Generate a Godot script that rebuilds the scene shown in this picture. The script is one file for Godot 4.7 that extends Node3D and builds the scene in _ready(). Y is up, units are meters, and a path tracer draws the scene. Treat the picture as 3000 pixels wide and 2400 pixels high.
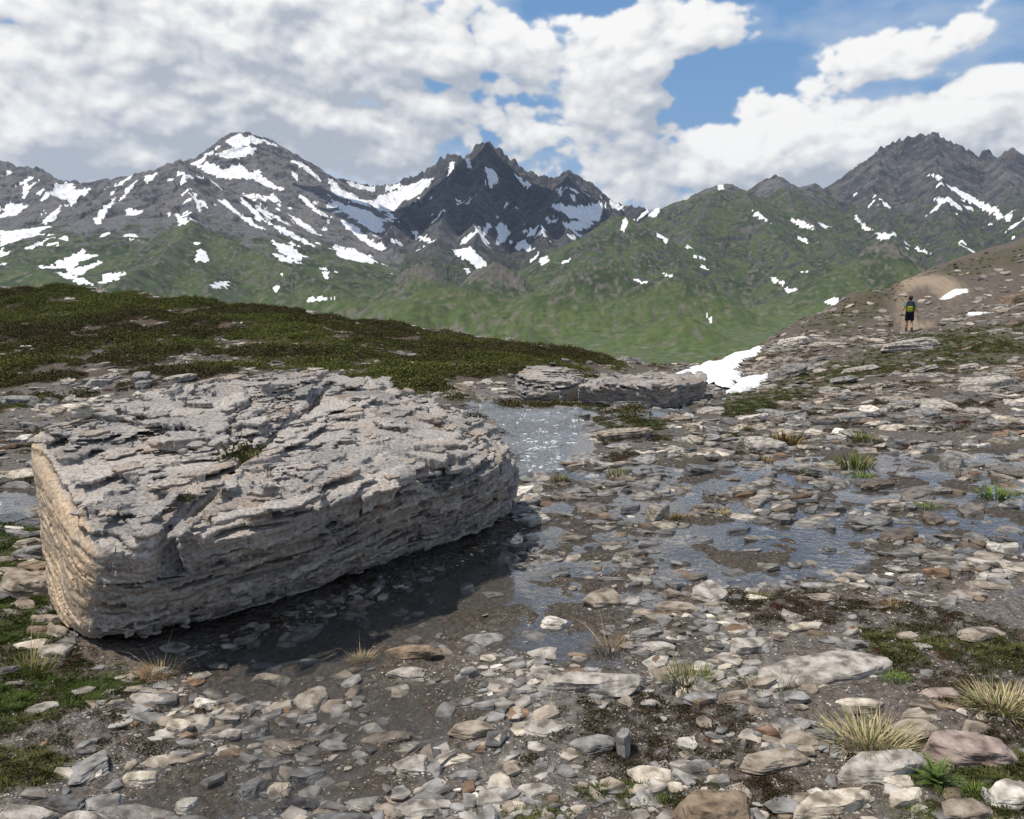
extends Node3D
# An alpine valley: a slab-sided schist boulder on wet gravel, a stream running off to a snow tongue, and snow-streaked mountains beyond.
# the lie of the land near the camera: heights at known places, joined by a thin-plate spline
const TPX := [-7.0, -3.0, 0.0, 3.0, 7.0, -7.0, 7.0, -1.55, -0.85, 0.0, 0.74, 1.52, -2.02, -1.15, 0.0, 1.0, 1.98, -1.98, -3.2, -3.24, -4.27, -5.85, -0.79, 0.04, 1.28, 2.16, 3.16, 0.53, 4.29, 2.59, -4.64, -6.0, -6.92, -8.76, -10.6, -12.42, -14.85, -18.47, 
	-11.61, -16.45, -24.44, -6.49, -9.08, -14.2, -4.69, -5.68, -6.99, -8.3, -9.61, -1.55, -1.96, -2.47, -2.87, -6.3, 1.41, 1.76, 2.77, -0.3, 0.42, 0.49, -1.62, -3.07, 1.36, 3.09, 4.37, 3.44, 4.41, 7.21, 15.96, 20.48, 3.53, 5.74, 8.76, 7.16, 
	10.73, 25.05, 7.49, 16.37, 20.21, 36.5, 11.51, 16.11, 17.89, 11.46, 7.33, 9.28, 5.75, 5.02, 6.56, 24.81, 39.42, 47.79, 58.38, 36.97, 30.92, 30.66, 27.37, 20.77, 15.83, 37.78, -34.17, -51.26, -85.43, -24.92, -37.39, -62.31, -13.36, -20.05, 
	-33.41, -4.12, -6.17, -10.29, 2.82, 4.23, 7.05, 7.45, 11.17, 18.61, 16.6, 30.17, 40.9, 52.23, 63.56, 77.72, 3.85, 2.98, 5.24]
const TPZ := [2.5, 2.5, 2.5, 2.5, 2.5, -2.0, -2.0, -2.28, -2.34, -2.3, -2.27, -2.24, -3.05, -3.23, -3.17, -3.11, -2.99, -3.69, -4.35, -5.04, -6.82, -7.19, -4.75, -6.08, -5.09, -5.0, -4.9, -7.33, -6.74, -7.06, -7.31, -9.5, -11.0, -14.0, -17.0, -20.0, 
	-24.0, -30.0, -14.0, -20.0, -30.0, -13.5, -19.0, -30.0, -14.0, -17.0, -21.0, -25.0, -29.0, -15.0, -19.0, -24.0, -28.0, -29.0, -20.0, -25.0, -22.5, -13.5, -10.0, -8.1, -12.2, -11.0, -10.5, -13.2, -17.0, -21.0, -14.5, -20.0, -30.0, -33.0, 
	-9.7, -9.1, -14.0, -15.0, -14.0, -33.0, -9.0, -34.0, -42.0, -75.0, -32.0, -45.0, -50.0, -38.0, -30.0, -34.0, -27.0, -18.5, -23.0, -60.0, -75.0, -78.0, -78.0, -60.0, -50.0, -58.0, -58.0, -50.0, -38.0, -50.0, -40.0, -60.0, -100.0, -40.0, 
	-60.0, -100.0, -40.0, -60.0, -100.0, -40.0, -60.0, -100.0, -40.0, -60.0, -100.0, -40.0, -60.0, -100.0, -55.0, -100.0, -98.0, -98.0, -98.0, -98.0, -30.0, -30.0, -30.0]
const TPW := [-0.00353506, -0.00151513, 0.00151829, 0.00109937, -0.00551407, 0.00266893, 0.00183098, 0.00100194, -0.0239684, 0.0137927, 0.00448878, -0.0107906, 0.0537218, -0.02119, 0.0137957, -0.0151039, 0.0224405, -0.046292, 0.0076489, 0.0244647, 
	-0.0748858, -0.0185059, 0.00018594, 0.00554696, -0.00186617, 0.000481936, -0.00611349, -0.0149259, 0.00354369, -0.00110691, 0.0770881, 0.00312808, -0.000375166, -0.00316736, -0.00248243, 0.00720984, -0.00605755, 0.00522364, 0.00059648, 
	-0.00775844, 0.00118877, -0.010448, -0.00556971, 0.00553032, 0.0239961, 0.00614848, 0.00391963, 0.00135293, 0.000947872, -0.00299424, -0.00543175, -0.00980345, -0.00387631, 0.00200264, 0.0133431, 0.0353245, -0.0447879, -0.000816819, 
	-0.00909309, 0.0141549, -0.00810473, -0.0100914, 0.0197866, 0.00108351, 0.00666313, 0.0197777, -0.0124517, 0.0123267, -0.000639165, 0.00284622, -0.00855508, 0.00953014, -0.00851267, 0.0176124, 0.00249334, 0.0015263, -0.00668002, 0.00126332, 
	-0.0210083, 0.0185773, -0.0395316, 0.0155561, 0.0953766, 0.0798299, 0.106191, 0.0317159, 0.0167837, -0.0249337, -0.00977008, 0.0941862, -0.00980128, 0.00179093, 0.0044112, -0.0126316, 0.00506747, 0.0051007, -0.0663963, -0.0375179, 
	-0.0230378, -0.00152504, 0.00241809, 0.00242712, 7.90298e-05, -0.00248017, -0.00191529, -0.000465852, -0.00364312, -0.00020447, -0.000350143, -0.00267664, 0.002297, 0.000858878, 0.0490877, 0.0244347, 0.0050021, -0.115847, -0.0514206, 
	0.00285494, -0.047692, -0.0517915, 0.0636326, -0.0406728, 0.0187799, -0.00566006, -0.061883, 0.106598, -0.161487]
const TPB := [67.755735, 0.078259, 0.388864]
# outlines on the ground: [weight, [x, z, ...]]
const ZONES := {"water": [[1.0, [-0.91, -13.21, -0.63, -13.86, -0.32, -14.62, 0.02, -15.53, 0.1, -14.65, 0.18, -13.79, 0.24, -12.93, 0.65, -13.06, 1.07, -13.21, 1.5, -13.41, 1.31, -11.82, 1.17, -10.64, 1.09, -9.96, 0.9, -8.98, 0.74, -8.19, 0.61, -7.59, 0.41, -7.55, 0.21, -7.5, 0.01, -7.44, -0.05, -8.03, -0.13, -8.78, -0.22, -9.78, -0.41, -10.82, -0.64, -12.05]],
		[1.0, [0.99, -11.59, 1.28, -12.08, 1.61, -12.68, 1.97, -13.4, 2.38, -13.52, 2.8, -13.63, 3.22, -13.73, 3.55, -15.04, 3.85, -16.21, 4.38, -18.29, 4.69, -18.55, 4.97, -18.66, 5.22, -18.63, 4.36, -15.89, 3.87, -14.39, 3.29, -12.48, 2.66, -11.85, 2.1, -11.28, 1.59, -10.83, 1.4, -11.05, 1.2, -11.31]],
		[1.0, [-5.54, -7.06, -5.11, -7.09, -4.7, -7.17, -4.33, -7.32, -4.18, -7.09, -4.01, -6.83, -3.79, -6.48, -4.14, -6.33, -4.44, -6.16, -4.72, -5.99, -4.99, -6.34, -5.25, -6.68]],
		[1.0, [-4.32, -7.19, -3.93, -7.66, -3.53, -8.27, -3.08, -9.07, -2.48, -10.37, -1.64, -11.81, -0.54, -13.55, -0.37, -13.16, -0.21, -12.73, -0.06, -12.27, -1.03, -10.66, -1.76, -9.36, -2.34, -8.31, -2.89, -7.6, -3.38, -7.04, -3.81, -6.57, -4.0, -6.83, -4.17, -7.02]],
		[0.67, [0.53, -7.99, 1.03, -8.13, 1.55, -8.28, 2.09, -8.44, 3.17, -8.43, 4.2, -8.33, 5.2, -8.21, 5.38, -7.9, 5.56, -7.62, 5.73, -7.37, 4.97, -6.36, 4.41, -5.61, 3.95, -5.01, 3.39, -4.91, 2.84, -4.8, 2.31, -4.68, 2.0, -4.62, 1.7, -4.56, 1.41, -4.5, 1.16, -4.59, 0.9, -4.68, 0.63, -4.76, 0.43, -4.75, 0.23, -4.73, 0.03, -4.72, 0.04, -5.22, 0.05, -5.84, 0.07, -6.63, 0.2, -7.06, 0.36, -7.52]],
		[0.8, [0.04, -6.01, 0.1, -5.4, 0.15, -4.89, 0.19, -4.46, -0.03, -4.23, -0.23, -4.02, -0.41, -3.82, -0.55, -3.72, -0.69, -3.62, -0.81, -3.52, -0.93, -3.44, -1.05, -3.36, -1.16, -3.28, -1.26, -3.3, -1.36, -3.31, -1.46, -3.33, -1.49, -3.5, -1.52, -3.68, -1.55, -3.88, -1.41, -4.01, -1.27, -4.15, -1.11, -4.29, -0.93, -4.49, -0.74, -4.7, -0.53, -4.92, -0.36, -5.24, -0.17, -5.6]],
		[0.68, [-1.48, -3.09, -1.29, -3.26, -1.07, -3.42, -0.82, -3.57, -0.61, -3.6, -0.39, -3.61, -0.17, -3.63, -0.12, -3.47, -0.08, -3.32, -0.04, -3.18, -0.16, -2.99, -0.28, -2.82, -0.38, -2.66, -0.43, -2.51, -0.47, -2.37, -0.51, -2.25, -0.8, -2.26, -1.09, -2.25, -1.37, -2.22, -1.39, -2.35, -1.41, -2.48, -1.43, -2.63, -1.34, -2.75, -1.23, -2.88, -1.11, -3.02, -1.23, -3.05, -1.36, -3.07]],
		[0.6, [-0.09, -5.2, 0.37, -5.07, 0.8, -4.94, 1.21, -4.8, 1.09, -4.37, 0.99, -4.01, 0.9, -3.71, 0.71, -3.61, 0.53, -3.52, 0.36, -3.43, 0.19, -3.55, 0.01, -3.67, -0.18, -3.8, -0.16, -4.19, -0.12, -4.64]],
		[0.55, [-2.19, -3.33, -2.14, -3.34, -2.09, -3.35, -2.05, -3.36, -1.99, -3.28, -1.94, -3.2, -1.9, -3.13, -1.94, -3.11, -1.98, -3.08, -2.02, -3.06, -2.07, -3.14, -2.13, -3.23]]],
	"shrub": [[1.0, [-23.62, -28.02, -22.03, -28.71, -20.15, -29.15, -17.9, -29.08, -14.61, -29.55, -10.85, -29.08, -7.21, -28.67, -5.22, -28.55, -3.28, -28.77, -1.21, -26.94, -0.02, -26.16, 1.12, -25.63, 2.19, -24.9, 2.53, -25.18, 2.76, -24.44, 2.99, -23.76, 2.26, -23.08, 1.52, -21.74, 0.83, -19.78, -0.49, -19.04, -1.7, -18.21, -2.76, -17.12, -3.23, -16.83, -3.69, -16.57, -4.15, -16.39, -4.63, -16.3, -5.15, -16.34, -5.71, -16.51, -6.83, -17.51, -8.04, -18.55, -9.24, -19.35, -10.12, -19.25, -10.98, -19.15, -11.85, -19.05, -13.22, -18.92, -14.62, -18.84, -15.84, -18.57, -18.2, -21.43, -20.41, -24.14]],
		[0.55, [-15.84, -18.57, -14.62, -18.84, -13.22, -18.92, -11.85, -19.05, -10.98, -19.15, -10.12, -19.25, -9.24, -19.35, -8.04, -18.55, -6.83, -17.51, -5.71, -16.51, -4.63, -16.3, -3.69, -16.57, -2.76, -17.12, -1.7, -18.21, -0.49, -19.04, 0.83, -19.78, 0.79, -18.95, 0.76, -18.25, 0.74, -17.59, -0.11, -16.8, -0.88, -16.04, -1.58, -15.31, -2.39, -14.79, -3.14, -14.31, -3.86, -13.93, -4.6, -13.73, -5.47, -13.91, -6.5, -14.4, -7.39, -14.51, -8.27, -14.57, -9.1, -14.55, -10.16, -14.45, -11.11, -14.23, -11.98, -13.96, -13.14, -15.35, -14.41, -16.86]]],
	"grass": [[1.15, [3.09, -13.2, 3.83, -14.67, 4.51, -15.64, 5.28, -16.75, 6.6, -18.9, 7.94, -20.7, 9.77, -23.39, 10.78, -24.7, 14.21, -31.21, 15.81, -33.34, 21.16, -40.47, 23.01, -40.25, 24.54, -39.57, 25.31, -37.96, 25.45, -35.7, 25.05, -33.0, 20.03, -26.34, 16.66, -21.88, 14.43, -18.92, 12.92, -18.03, 11.54, -17.2, 10.27, -16.44, 9.75, -16.68, 9.24, -16.95, 8.74, -17.3, 7.46, -16.3, 6.33, -15.44, 5.38, -14.88, 4.68, -14.05, 3.86, -12.66, 3.14, -11.38, 3.11, -11.87, 3.1, -12.48]],
		[1.15, [16.1, -45.71, 17.49, -46.9, 23.67, -60.19, 24.75, -59.83, 26.09, -60.61, 27.95, -62.46, 32.46, -69.91, 31.02, -66.53, 29.0, -61.9, 28.47, -60.48, 26.42, -58.39, 20.03, -46.15, 18.08, -43.5, 17.25, -42.87, 16.48, -42.32, 13.28, -35.32, 15.88, -43.12, 15.95, -44.28]],
		[1.1, [35.17, -69.89, 36.93, -68.41, 39.11, -67.86, 41.26, -67.34, 43.79, -66.56, 46.17, -65.68, 48.45, -64.78, 46.98, -62.74, 45.76, -61.03, 44.64, -59.46, 43.06, -61.06, 41.26, -62.53, 39.17, -63.78, 37.65, -64.15, 36.0, -64.33, 34.22, -64.29, 34.22, -65.49, 34.42, -67.12]],
		[0.9, [-4.45, -6.36, -4.23, -6.39, -4.0, -6.4, -3.76, -6.38, -3.35, -5.73, -3.03, -5.23, -2.82, -4.9, -2.51, -4.39, -2.27, -3.99, -2.05, -3.64, -1.94, -3.66, -1.82, -3.67, -1.69, -3.68, -1.71, -3.54, -1.71, -3.4, -1.72, -3.28, -1.86, -3.14, -1.99, -3.02, -2.11, -2.92, -2.54, -3.55, -3.1, -4.39]],
		[0.55, [0.22, -14.21, 0.66, -14.39, 1.11, -14.57, 1.56, -14.76, 1.65, -14.3, 1.73, -13.79, 1.79, -13.26, 1.57, -12.88, 1.36, -12.55, 1.16, -12.25, 0.87, -12.51, 0.56, -12.74, 0.24, -12.93, 0.24, -13.35, 0.23, -13.78]],
		[0.6, [1.08, -11.4, 1.53, -11.29, 1.99, -11.27, 2.46, -11.31, 2.18, -10.5, 1.97, -9.94, 1.79, -9.5, 1.54, -9.57, 1.29, -9.67, 1.04, -9.78, 1.05, -10.19, 1.05, -10.69]],
		[0.5, [1.3, -8.78, 1.45, -9.0, 1.62, -9.24, 1.79, -9.5, 2.12, -9.67, 2.48, -9.87, 2.85, -10.11, 2.75, -9.76, 2.67, -9.44, 2.59, -9.15, 2.12, -8.91, 1.68, -8.7, 1.26, -8.51, 1.27, -8.6, 1.29, -8.69]],
		[0.5, [-0.28, -2.24, -0.23, -2.33, -0.18, -2.42, -0.12, -2.53, 0.04, -2.59, 0.2, -2.66, 0.38, -2.74, 0.48, -2.7, 0.59, -2.66, 0.69, -2.63, 0.74, -2.57, 0.78, -2.51, 0.83, -2.45, 0.7, -2.36, 0.58, -2.28, 0.47, -2.2, 0.23, -2.21, -0.03, -2.22]],
		[0.6, [1.02, -3.48, 1.17, -3.46, 1.32, -3.44, 1.46, -3.42, 1.42, -3.35, 1.38, -3.27, 1.34, -3.2, 1.21, -3.22, 1.08, -3.23, 0.96, -3.25, 0.98, -3.32, 1.0, -3.4]],
		[0.6, [1.45, -2.87, 1.61, -2.83, 1.76, -2.79, 1.91, -2.75, 1.76, -2.53, 1.64, -2.34, 1.53, -2.16, 1.49, -2.21, 1.45, -2.26, 1.4, -2.3, 1.36, -2.35, 1.31, -2.4, 1.26, -2.46, 1.32, -2.58, 1.38, -2.72]],
		[0.55, [1.71, -3.93, 1.99, -3.85, 2.26, -3.78, 2.52, -3.72, 2.42, -3.56, 2.33, -3.42, 2.25, -3.29, 2.02, -3.35, 1.79, -3.43, 1.54, -3.52, 1.6, -3.64, 1.65, -3.78]],
		[0.5, [-5.09, -7.32, -4.97, -7.55, -4.88, -7.83, -4.79, -8.17, -4.61, -7.86, -4.47, -7.6, -4.35, -7.4, -4.53, -7.27, -4.73, -7.16, -4.93, -7.09, -4.98, -7.16, -5.03, -7.24]],
		[0.7, [-10.38, -15.19, -10.28, -15.87, -10.15, -16.57, -9.98, -17.29, -9.37, -16.28, -8.79, -15.3, -8.26, -14.4, -8.63, -14.15, -8.97, -13.86, -9.27, -13.54, -9.63, -14.08, -10.0, -14.62]],
		[0.6, [-1.95, -2.95, -1.88, -2.96, -1.81, -2.98, -1.74, -2.99, -1.69, -2.87, -1.64, -2.77, -1.6, -2.67, -1.69, -2.63, -1.78, -2.59, -1.87, -2.56, -1.9, -2.68, -1.92, -2.8]]],
	"path": [[1.0, [32.12, -69.35, 32.54, -69.22, 33.06, -69.32, 34.4, -71.12, 33.66, -68.64, 33.55, -67.51, 33.62, -66.76, 33.39, -65.29, 33.33, -64.21, 33.37, -63.33, 33.17, -62.03, 33.03, -60.86, 32.89, -59.72, 32.02, -59.14, 31.2, -58.62, 30.42, -58.18, 30.59, -59.42, 30.76, -60.7, 31.08, -62.32, 30.75, -62.36, 30.41, -62.4, 30.08, -62.44, 29.18, -60.9, 28.55, -59.89, 28.03, -59.12, 27.8, -58.09, 27.06, -56.04, 21.71, -44.56, 21.77, -44.06, 21.82, -43.57, 21.87, -43.07, 21.54, -42.65, 21.22, -42.25, 20.89, -41.81, 20.59, -41.94, 20.27, -42.03, 19.91, -42.04, 20.52, -43.55, 21.32, -45.49, 26.72, -57.29, 27.44, -58.97, 28.16, -60.67]],
		[0.6, [30.42, -58.18, 31.2, -58.62, 32.02, -59.14, 32.89, -59.72, 31.92, -58.1, 30.93, -56.44, 29.24, -53.48, 25.09, -47.01, 23.04, -44.24, 21.87, -43.07, 23.61, -46.04, 29.25, -56.49]]],
	"snow": [[1.0, [4.48, -22.91, 5.76, -24.94, 7.9, -29.66, 10.88, -36.1, 10.31, -34.51, 8.55, -28.9, 8.25, -28.15, 7.84, -27.74, 7.38, -27.11, 6.68, -25.53, 6.35, -24.81, 6.06, -24.21, 5.79, -23.66, 5.97, -23.44, 6.14, -23.19, 6.29, -22.88, 5.92, -21.47, 5.63, -20.36, 5.44, -19.65, 5.26, -19.19, 5.08, -18.73, 4.78, -17.79, 4.84, -18.69, 4.77, -19.15, 4.69, -19.58, 4.52, -19.69, 4.35, -19.76, 4.17, -19.82, 4.21, -20.51, 4.4, -21.96]],
		[1.0, [4.34, -16.34, 4.77, -17.65, 5.18, -18.83, 5.44, -19.42, 5.68, -19.6, 5.93, -19.77, 6.17, -19.92, 6.05, -19.59, 5.94, -19.29, 5.82, -18.99, 5.62, -18.73, 5.39, -18.41, 5.08, -17.76, 4.78, -17.11, 4.54, -16.66]]]}
# crest lines: [mountain, slope at the crest, slope lower down, reach, gully depth, [x, y, z, ...]]
const RIDGES := [[0, 0.9, 0.3, 300.0, 30.0, [-3252.0, 806.0, -4559.0, -2877.0, 777.0, -4771.0, -2821.0, 738.0, -4771.0, -2763.0, 712.0, -4772.0, -2658.0, 706.0, -4799.0, -2574.0, 658.0, -4812.0, -2435.0, 629.0, -4852.0, -2257.0, 601.0, -4905.0]],
	[0, 0.75, 0.28, 380.0, 26.0, [-2568.0, 498.0, -3449.0, -2283.0, 525.0, -3579.0, -2167.0, 534.0, -3587.0, -2057.0, 534.0, -3588.0, -1987.0, 504.0, -3566.0, -1870.0, 469.0, -3567.0, -1782.0, 463.0, -3551.0, -1693.0, 480.0, -3534.0, -1596.0, 491.0, -3519.0, -1490.0, 508.0, -3506.0, -1418.0, 533.0, -3477.0, -1343.0, 538.0, -3447.0]],
	[0, 0.7, 0.3, 300.0, 18.0, [-1343.0, 538.0, -3447.0, -1243.0, 415.0, -3236.0, -1152.0, 304.0, -3021.0, -1071.0, 242.0, -2802.0]],
	[5, 0.62, 0.34, 300.0, 14.0, [-1071.0, 242.0, -2802.0, -979.0, 195.0, -2687.0, -848.0, 158.0, -2584.0, -729.0, 119.0, -2475.0, -616.0, 74.0, -2361.0, -486.0, 26.0, -2248.0]],
	[5, 0.6, 0.34, 300.0, 14.0, [-1071.0, 242.0, -2802.0, -1006.0, 172.0, -2542.0, -966.0, 90.0, -2269.0, -940.0, 35.0, -1989.0]],
	[5, 0.6, 0.34, 300.0, 12.0, [-1071.0, 242.0, -2802.0, -957.0, 144.0, -2542.0, -843.0, 65.0, -2283.0, -737.0, 12.0, -2020.0]],
	[0, 0.6, 0.28, 300.0, 20.0, [-2057.0, 535.0, -3604.0, -1788.0, 366.0, -3278.0, -1489.0, 250.0, -2964.0, -1222.0, 149.0, -2630.0]],
	[1, 0.85, 0.3, 420.0, 26.0, [-1672.0, 638.0, -4285.0, -1648.0, 655.0, -4308.0, -1587.0, 708.0, -4344.0, -1501.0, 779.0, -4388.0, -1471.0, 818.0, -4411.0, -1418.0, 843.0, -4442.0, -1365.0, 841.0, -4471.0, -1335.0, 829.0, -4493.0, -1293.0, 821.0, -4519.0, -1239.0, 790.0, -4547.0, -1149.0, 739.0, -4583.0, -1068.0, 694.0, -4616.0, -986.0, 643.0, -4647.0, -879.0, 624.0, -4770.0, -768.0, 629.0, -4915.0, -676.0, 661.0, -5055.0]],
	[1, 0.7, 0.32, 320.0, 22.0, [-1381.0, 836.0, -4440.0, -1280.0, 648.0, -4171.0, -1057.0, 515.0, -3936.0, -869.0, 391.0, -3686.0, -732.0, 269.0, -3423.0]],
	[1, 0.7, 0.32, 320.0, 22.0, [-1213.0, 774.0, -4541.0, -918.0, 502.0, -4099.0, -655.0, 306.0, -3642.0, -447.0, 161.0, -3169.0]],
	[1, 0.7, 0.32, 320.0, 18.0, [-1368.0, 562.0, -4076.0, -1083.0, 415.0, -3712.0, -827.0, 243.0, -3332.0, -647.0, 124.0, -2929.0]],
	[2, 1.15, 0.34, 330.0, 34.0, [-676.0, 661.0, -5055.0, -642.0, 686.0, -5015.0, -553.0, 708.0, -4982.0, -452.0, 765.0, -4948.0, -365.0, 805.0, -4911.0, -308.0, 793.0, -4872.0, -243.0, 779.0, -4831.0, -209.0, 811.0, -4789.0, -167.0, 840.0, -4747.0, -139.0, 835.0, -4704.0, -99.0, 809.0, -4661.0, -72.0, 777.0, -4618.0, 0.0, 723.0, -4575.0, 38.0, 694.0, -4531.0, 88.0, 650.0, -4487.0, 137.0, 620.0, -4442.0, 185.0, 604.0, -4396.0, 246.0, 611.0, -4383.0, 264.0, 638.0, -4400.0, 297.0, 650.0, -4417.0, 373.0, 613.0, -4429.0, 462.0, 554.0, -4439.0, 514.0, 507.0, -4452.0, 529.0, 489.0, -4469.0, 604.0, 463.0, -4459.0, 626.0, 428.0, -4187.0, 630.0, 388.0, -3916.0, 638.0, 367.0, -3645.0]],
	[2, 1.0, 0.4, 300.0, 30.0, [-228.0, 701.0, -4374.0, -306.0, 554.0, -4099.0, -405.0, 426.0, -3819.0, -466.0, 325.0, -3539.0, -487.0, 220.0, -3264.0]],
	[2, 1.0, 0.4, 300.0, 30.0, [-129.0, 765.0, -4348.0, -168.0, 544.0, -4107.0, -83.0, 474.0, -3869.0, 4.0, 391.0, -3630.0, 100.0, 285.0, -3389.0, 147.0, 177.0, -3147.0]],
	[2, 1.0, 0.4, 300.0, 26.0, [297.0, 644.0, -4410.0, 254.0, 495.0, -4039.0, 211.0, 349.0, -3667.0, 228.0, 222.0, -3292.0]],
	[2, 0.95, 0.4, 260.0, 22.0, [-291.0, 519.0, -3889.0, -292.0, 332.0, -3488.0, -277.0, 209.0, -3088.0]],
	[2, 0.95, 0.4, 260.0, 22.0, [-158.0, 505.0, -3847.0, -152.0, 328.0, -3447.0, -135.0, 189.0, -3047.0]],
	[3, 0.75, 0.36, 260.0, 18.0, [224.0, 169.0, -2992.0, 271.0, 216.0, -2948.0, 347.0, 273.0, -2899.0, 414.0, 253.0, -2850.0, 471.0, 220.0, -2801.0, 489.0, 125.0, -2757.0]],
	[3, 0.72, 0.36, 420.0, 20.0, [646.0, 372.0, -3694.0, 682.0, 387.0, -3666.0, 737.0, 404.0, -3633.0, 800.0, 439.0, -3598.0, 852.0, 455.0, -3564.0, 893.0, 460.0, -3532.0, 935.0, 437.0, -3499.0, 966.0, 418.0, -3468.0]],
	[3, 0.66, 0.36, 300.0, 18.0, [888.0, 455.0, -3510.0, 719.0, 302.0, -3166.0, 593.0, 174.0, -2811.0, 485.0, 70.0, -2452.0]],
	[3, 0.66, 0.36, 300.0, 18.0, [942.0, 428.0, -3475.0, 912.0, 295.0, -3093.0, 894.0, 153.0, -2706.0, 851.0, 53.0, -2324.0, 764.0, -5.0, -1956.0]],
	[3, 0.8, 0.36, 380.0, 24.0, [1100.0, 482.0, -3950.0, 1163.0, 525.0, -3945.0, 1220.0, 554.0, -3940.0, 1272.0, 524.0, -3937.0, 1327.0, 495.0, -3932.0, 1370.0, 506.0, -3931.0, 1413.0, 512.0, -3929.0, 1448.0, 480.0, -3929.0, 1492.0, 451.0, -3926.0]],
	[3, 0.66, 0.36, 300.0, 18.0, [1227.0, 541.0, -3891.0, 1154.0, 342.0, -3396.0, 1087.0, 196.0, -2896.0, 977.0, 82.0, -2409.0]],
	[4, 1.15, 0.36, 420.0, 40.0, [1653.0, 501.0, -4400.0, 1675.0, 514.0, -4407.0, 1732.0, 573.0, -4402.0, 1788.0, 620.0, -4395.0, 1843.0, 691.0, -4389.0, 1908.0, 748.0, -4377.0, 1953.0, 776.0, -4374.0, 2038.0, 800.0, -4351.0, 2104.0, 805.0, -4337.0, 2138.0, 823.0, -4336.0, 2195.0, 791.0, -4325.0, 2261.0, 748.0, -4308.0, 2298.0, 717.0, -4305.0, 2314.0, 738.0, -4314.0, 2369.0, 705.0, -4301.0, 2403.0, 723.0, -4299.0, 2457.0, 698.0, -4286.0, 2517.0, 718.0, -4268.0, 2567.0, 682.0, -4256.0, 2649.0, 702.0, -4223.0, 2973.0, 646.0, -4020.0]],
	[4, 0.85, 0.36, 320.0, 28.0, [1886.0, 735.0, -4327.0, 1647.0, 471.0, -3842.0, 1488.0, 280.0, -3322.0, 1312.0, 143.0, -2809.0]],
	[4, 0.85, 0.36, 320.0, 28.0, [2106.0, 801.0, -4269.0, 1871.0, 493.0, -3693.0, 1641.0, 279.0, -3114.0, 1379.0, 144.0, -2551.0]],
	[4, 0.85, 0.36, 320.0, 28.0, [2413.0, 681.0, -4207.0, 1952.0, 361.0, -3231.0, 1449.0, 154.0, -2278.0]],
	[5, 1.3, 0.4, 60.0, 10.0, [915.0, 123.0, -2165.0, 933.0, 138.0, -2130.0, 962.0, 133.0, -2089.0, 987.0, 93.0, -2050.0, 998.0, 46.0, -2017.0]],
	[5, 1.2, 0.35, 70.0, 10.0, [-270.0, 58.0, -2032.0, -228.0, 77.0, -2021.0, -186.0, 69.0, -2008.0, -152.0, 23.0, -1994.0]],
	[5, 1.2, 0.35, 70.0, 10.0, [-96.0, 61.0, -2148.0, -40.0, 87.0, -2116.0, 8.0, 54.0, -2083.0, 38.0, 12.0, -2050.0]],
	[5, 0.9, 0.3, 110.0, 10.0, [105.0, 46.0, -1997.0, 170.0, 72.0, -1959.0, 232.0, 66.0, -1919.0, 260.0, 33.0, -1882.0]],
	[5, 0.9, 0.3, 90.0, 8.0, [269.0, 23.0, -1729.0, 313.0, 32.0, -1705.0, 357.0, 29.0, -1679.0, 399.0, 15.0, -1653.0]],
	[5, 0.7, 0.22, 120.0, 8.0, [-543.0, -15.0, -1398.0, -403.0, -24.0, -1354.0, -280.0, -6.0, -1295.0, -201.0, -7.0, -1221.0, -136.0, -7.0, -1142.0, -78.0, -18.0, -1147.0, -23.0, -28.0, -1075.0, 13.0, -39.0, -1000.0]],
	[5, 0.6, 0.22, 120.0, 8.0, [-169.0, 10.0, -1490.0, -98.0, 17.0, -1447.0, -14.0, -5.0, -1400.0, 63.0, -0.0, -1349.0, 135.0, -14.0, -1293.0, 179.0, -33.0, -1237.0]],
	[5, 0.8, 0.25, 60.0, 6.0, [200.0, -31.0, -1133.0, 215.0, -19.0, -1094.0, 232.0, -28.0, -1055.0]],
	[5, 0.6, 0.22, 90.0, 6.0, [-61.0, -40.0, -898.0, -24.0, -34.0, -860.0, 1.0, -38.0, -820.0]],
	[5, 0.6, 0.25, 120.0, 8.0, [-982.0, 42.0, -1627.0, -862.0, 47.0, -1523.0, -762.0, 25.0, -1407.0]]]
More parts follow.
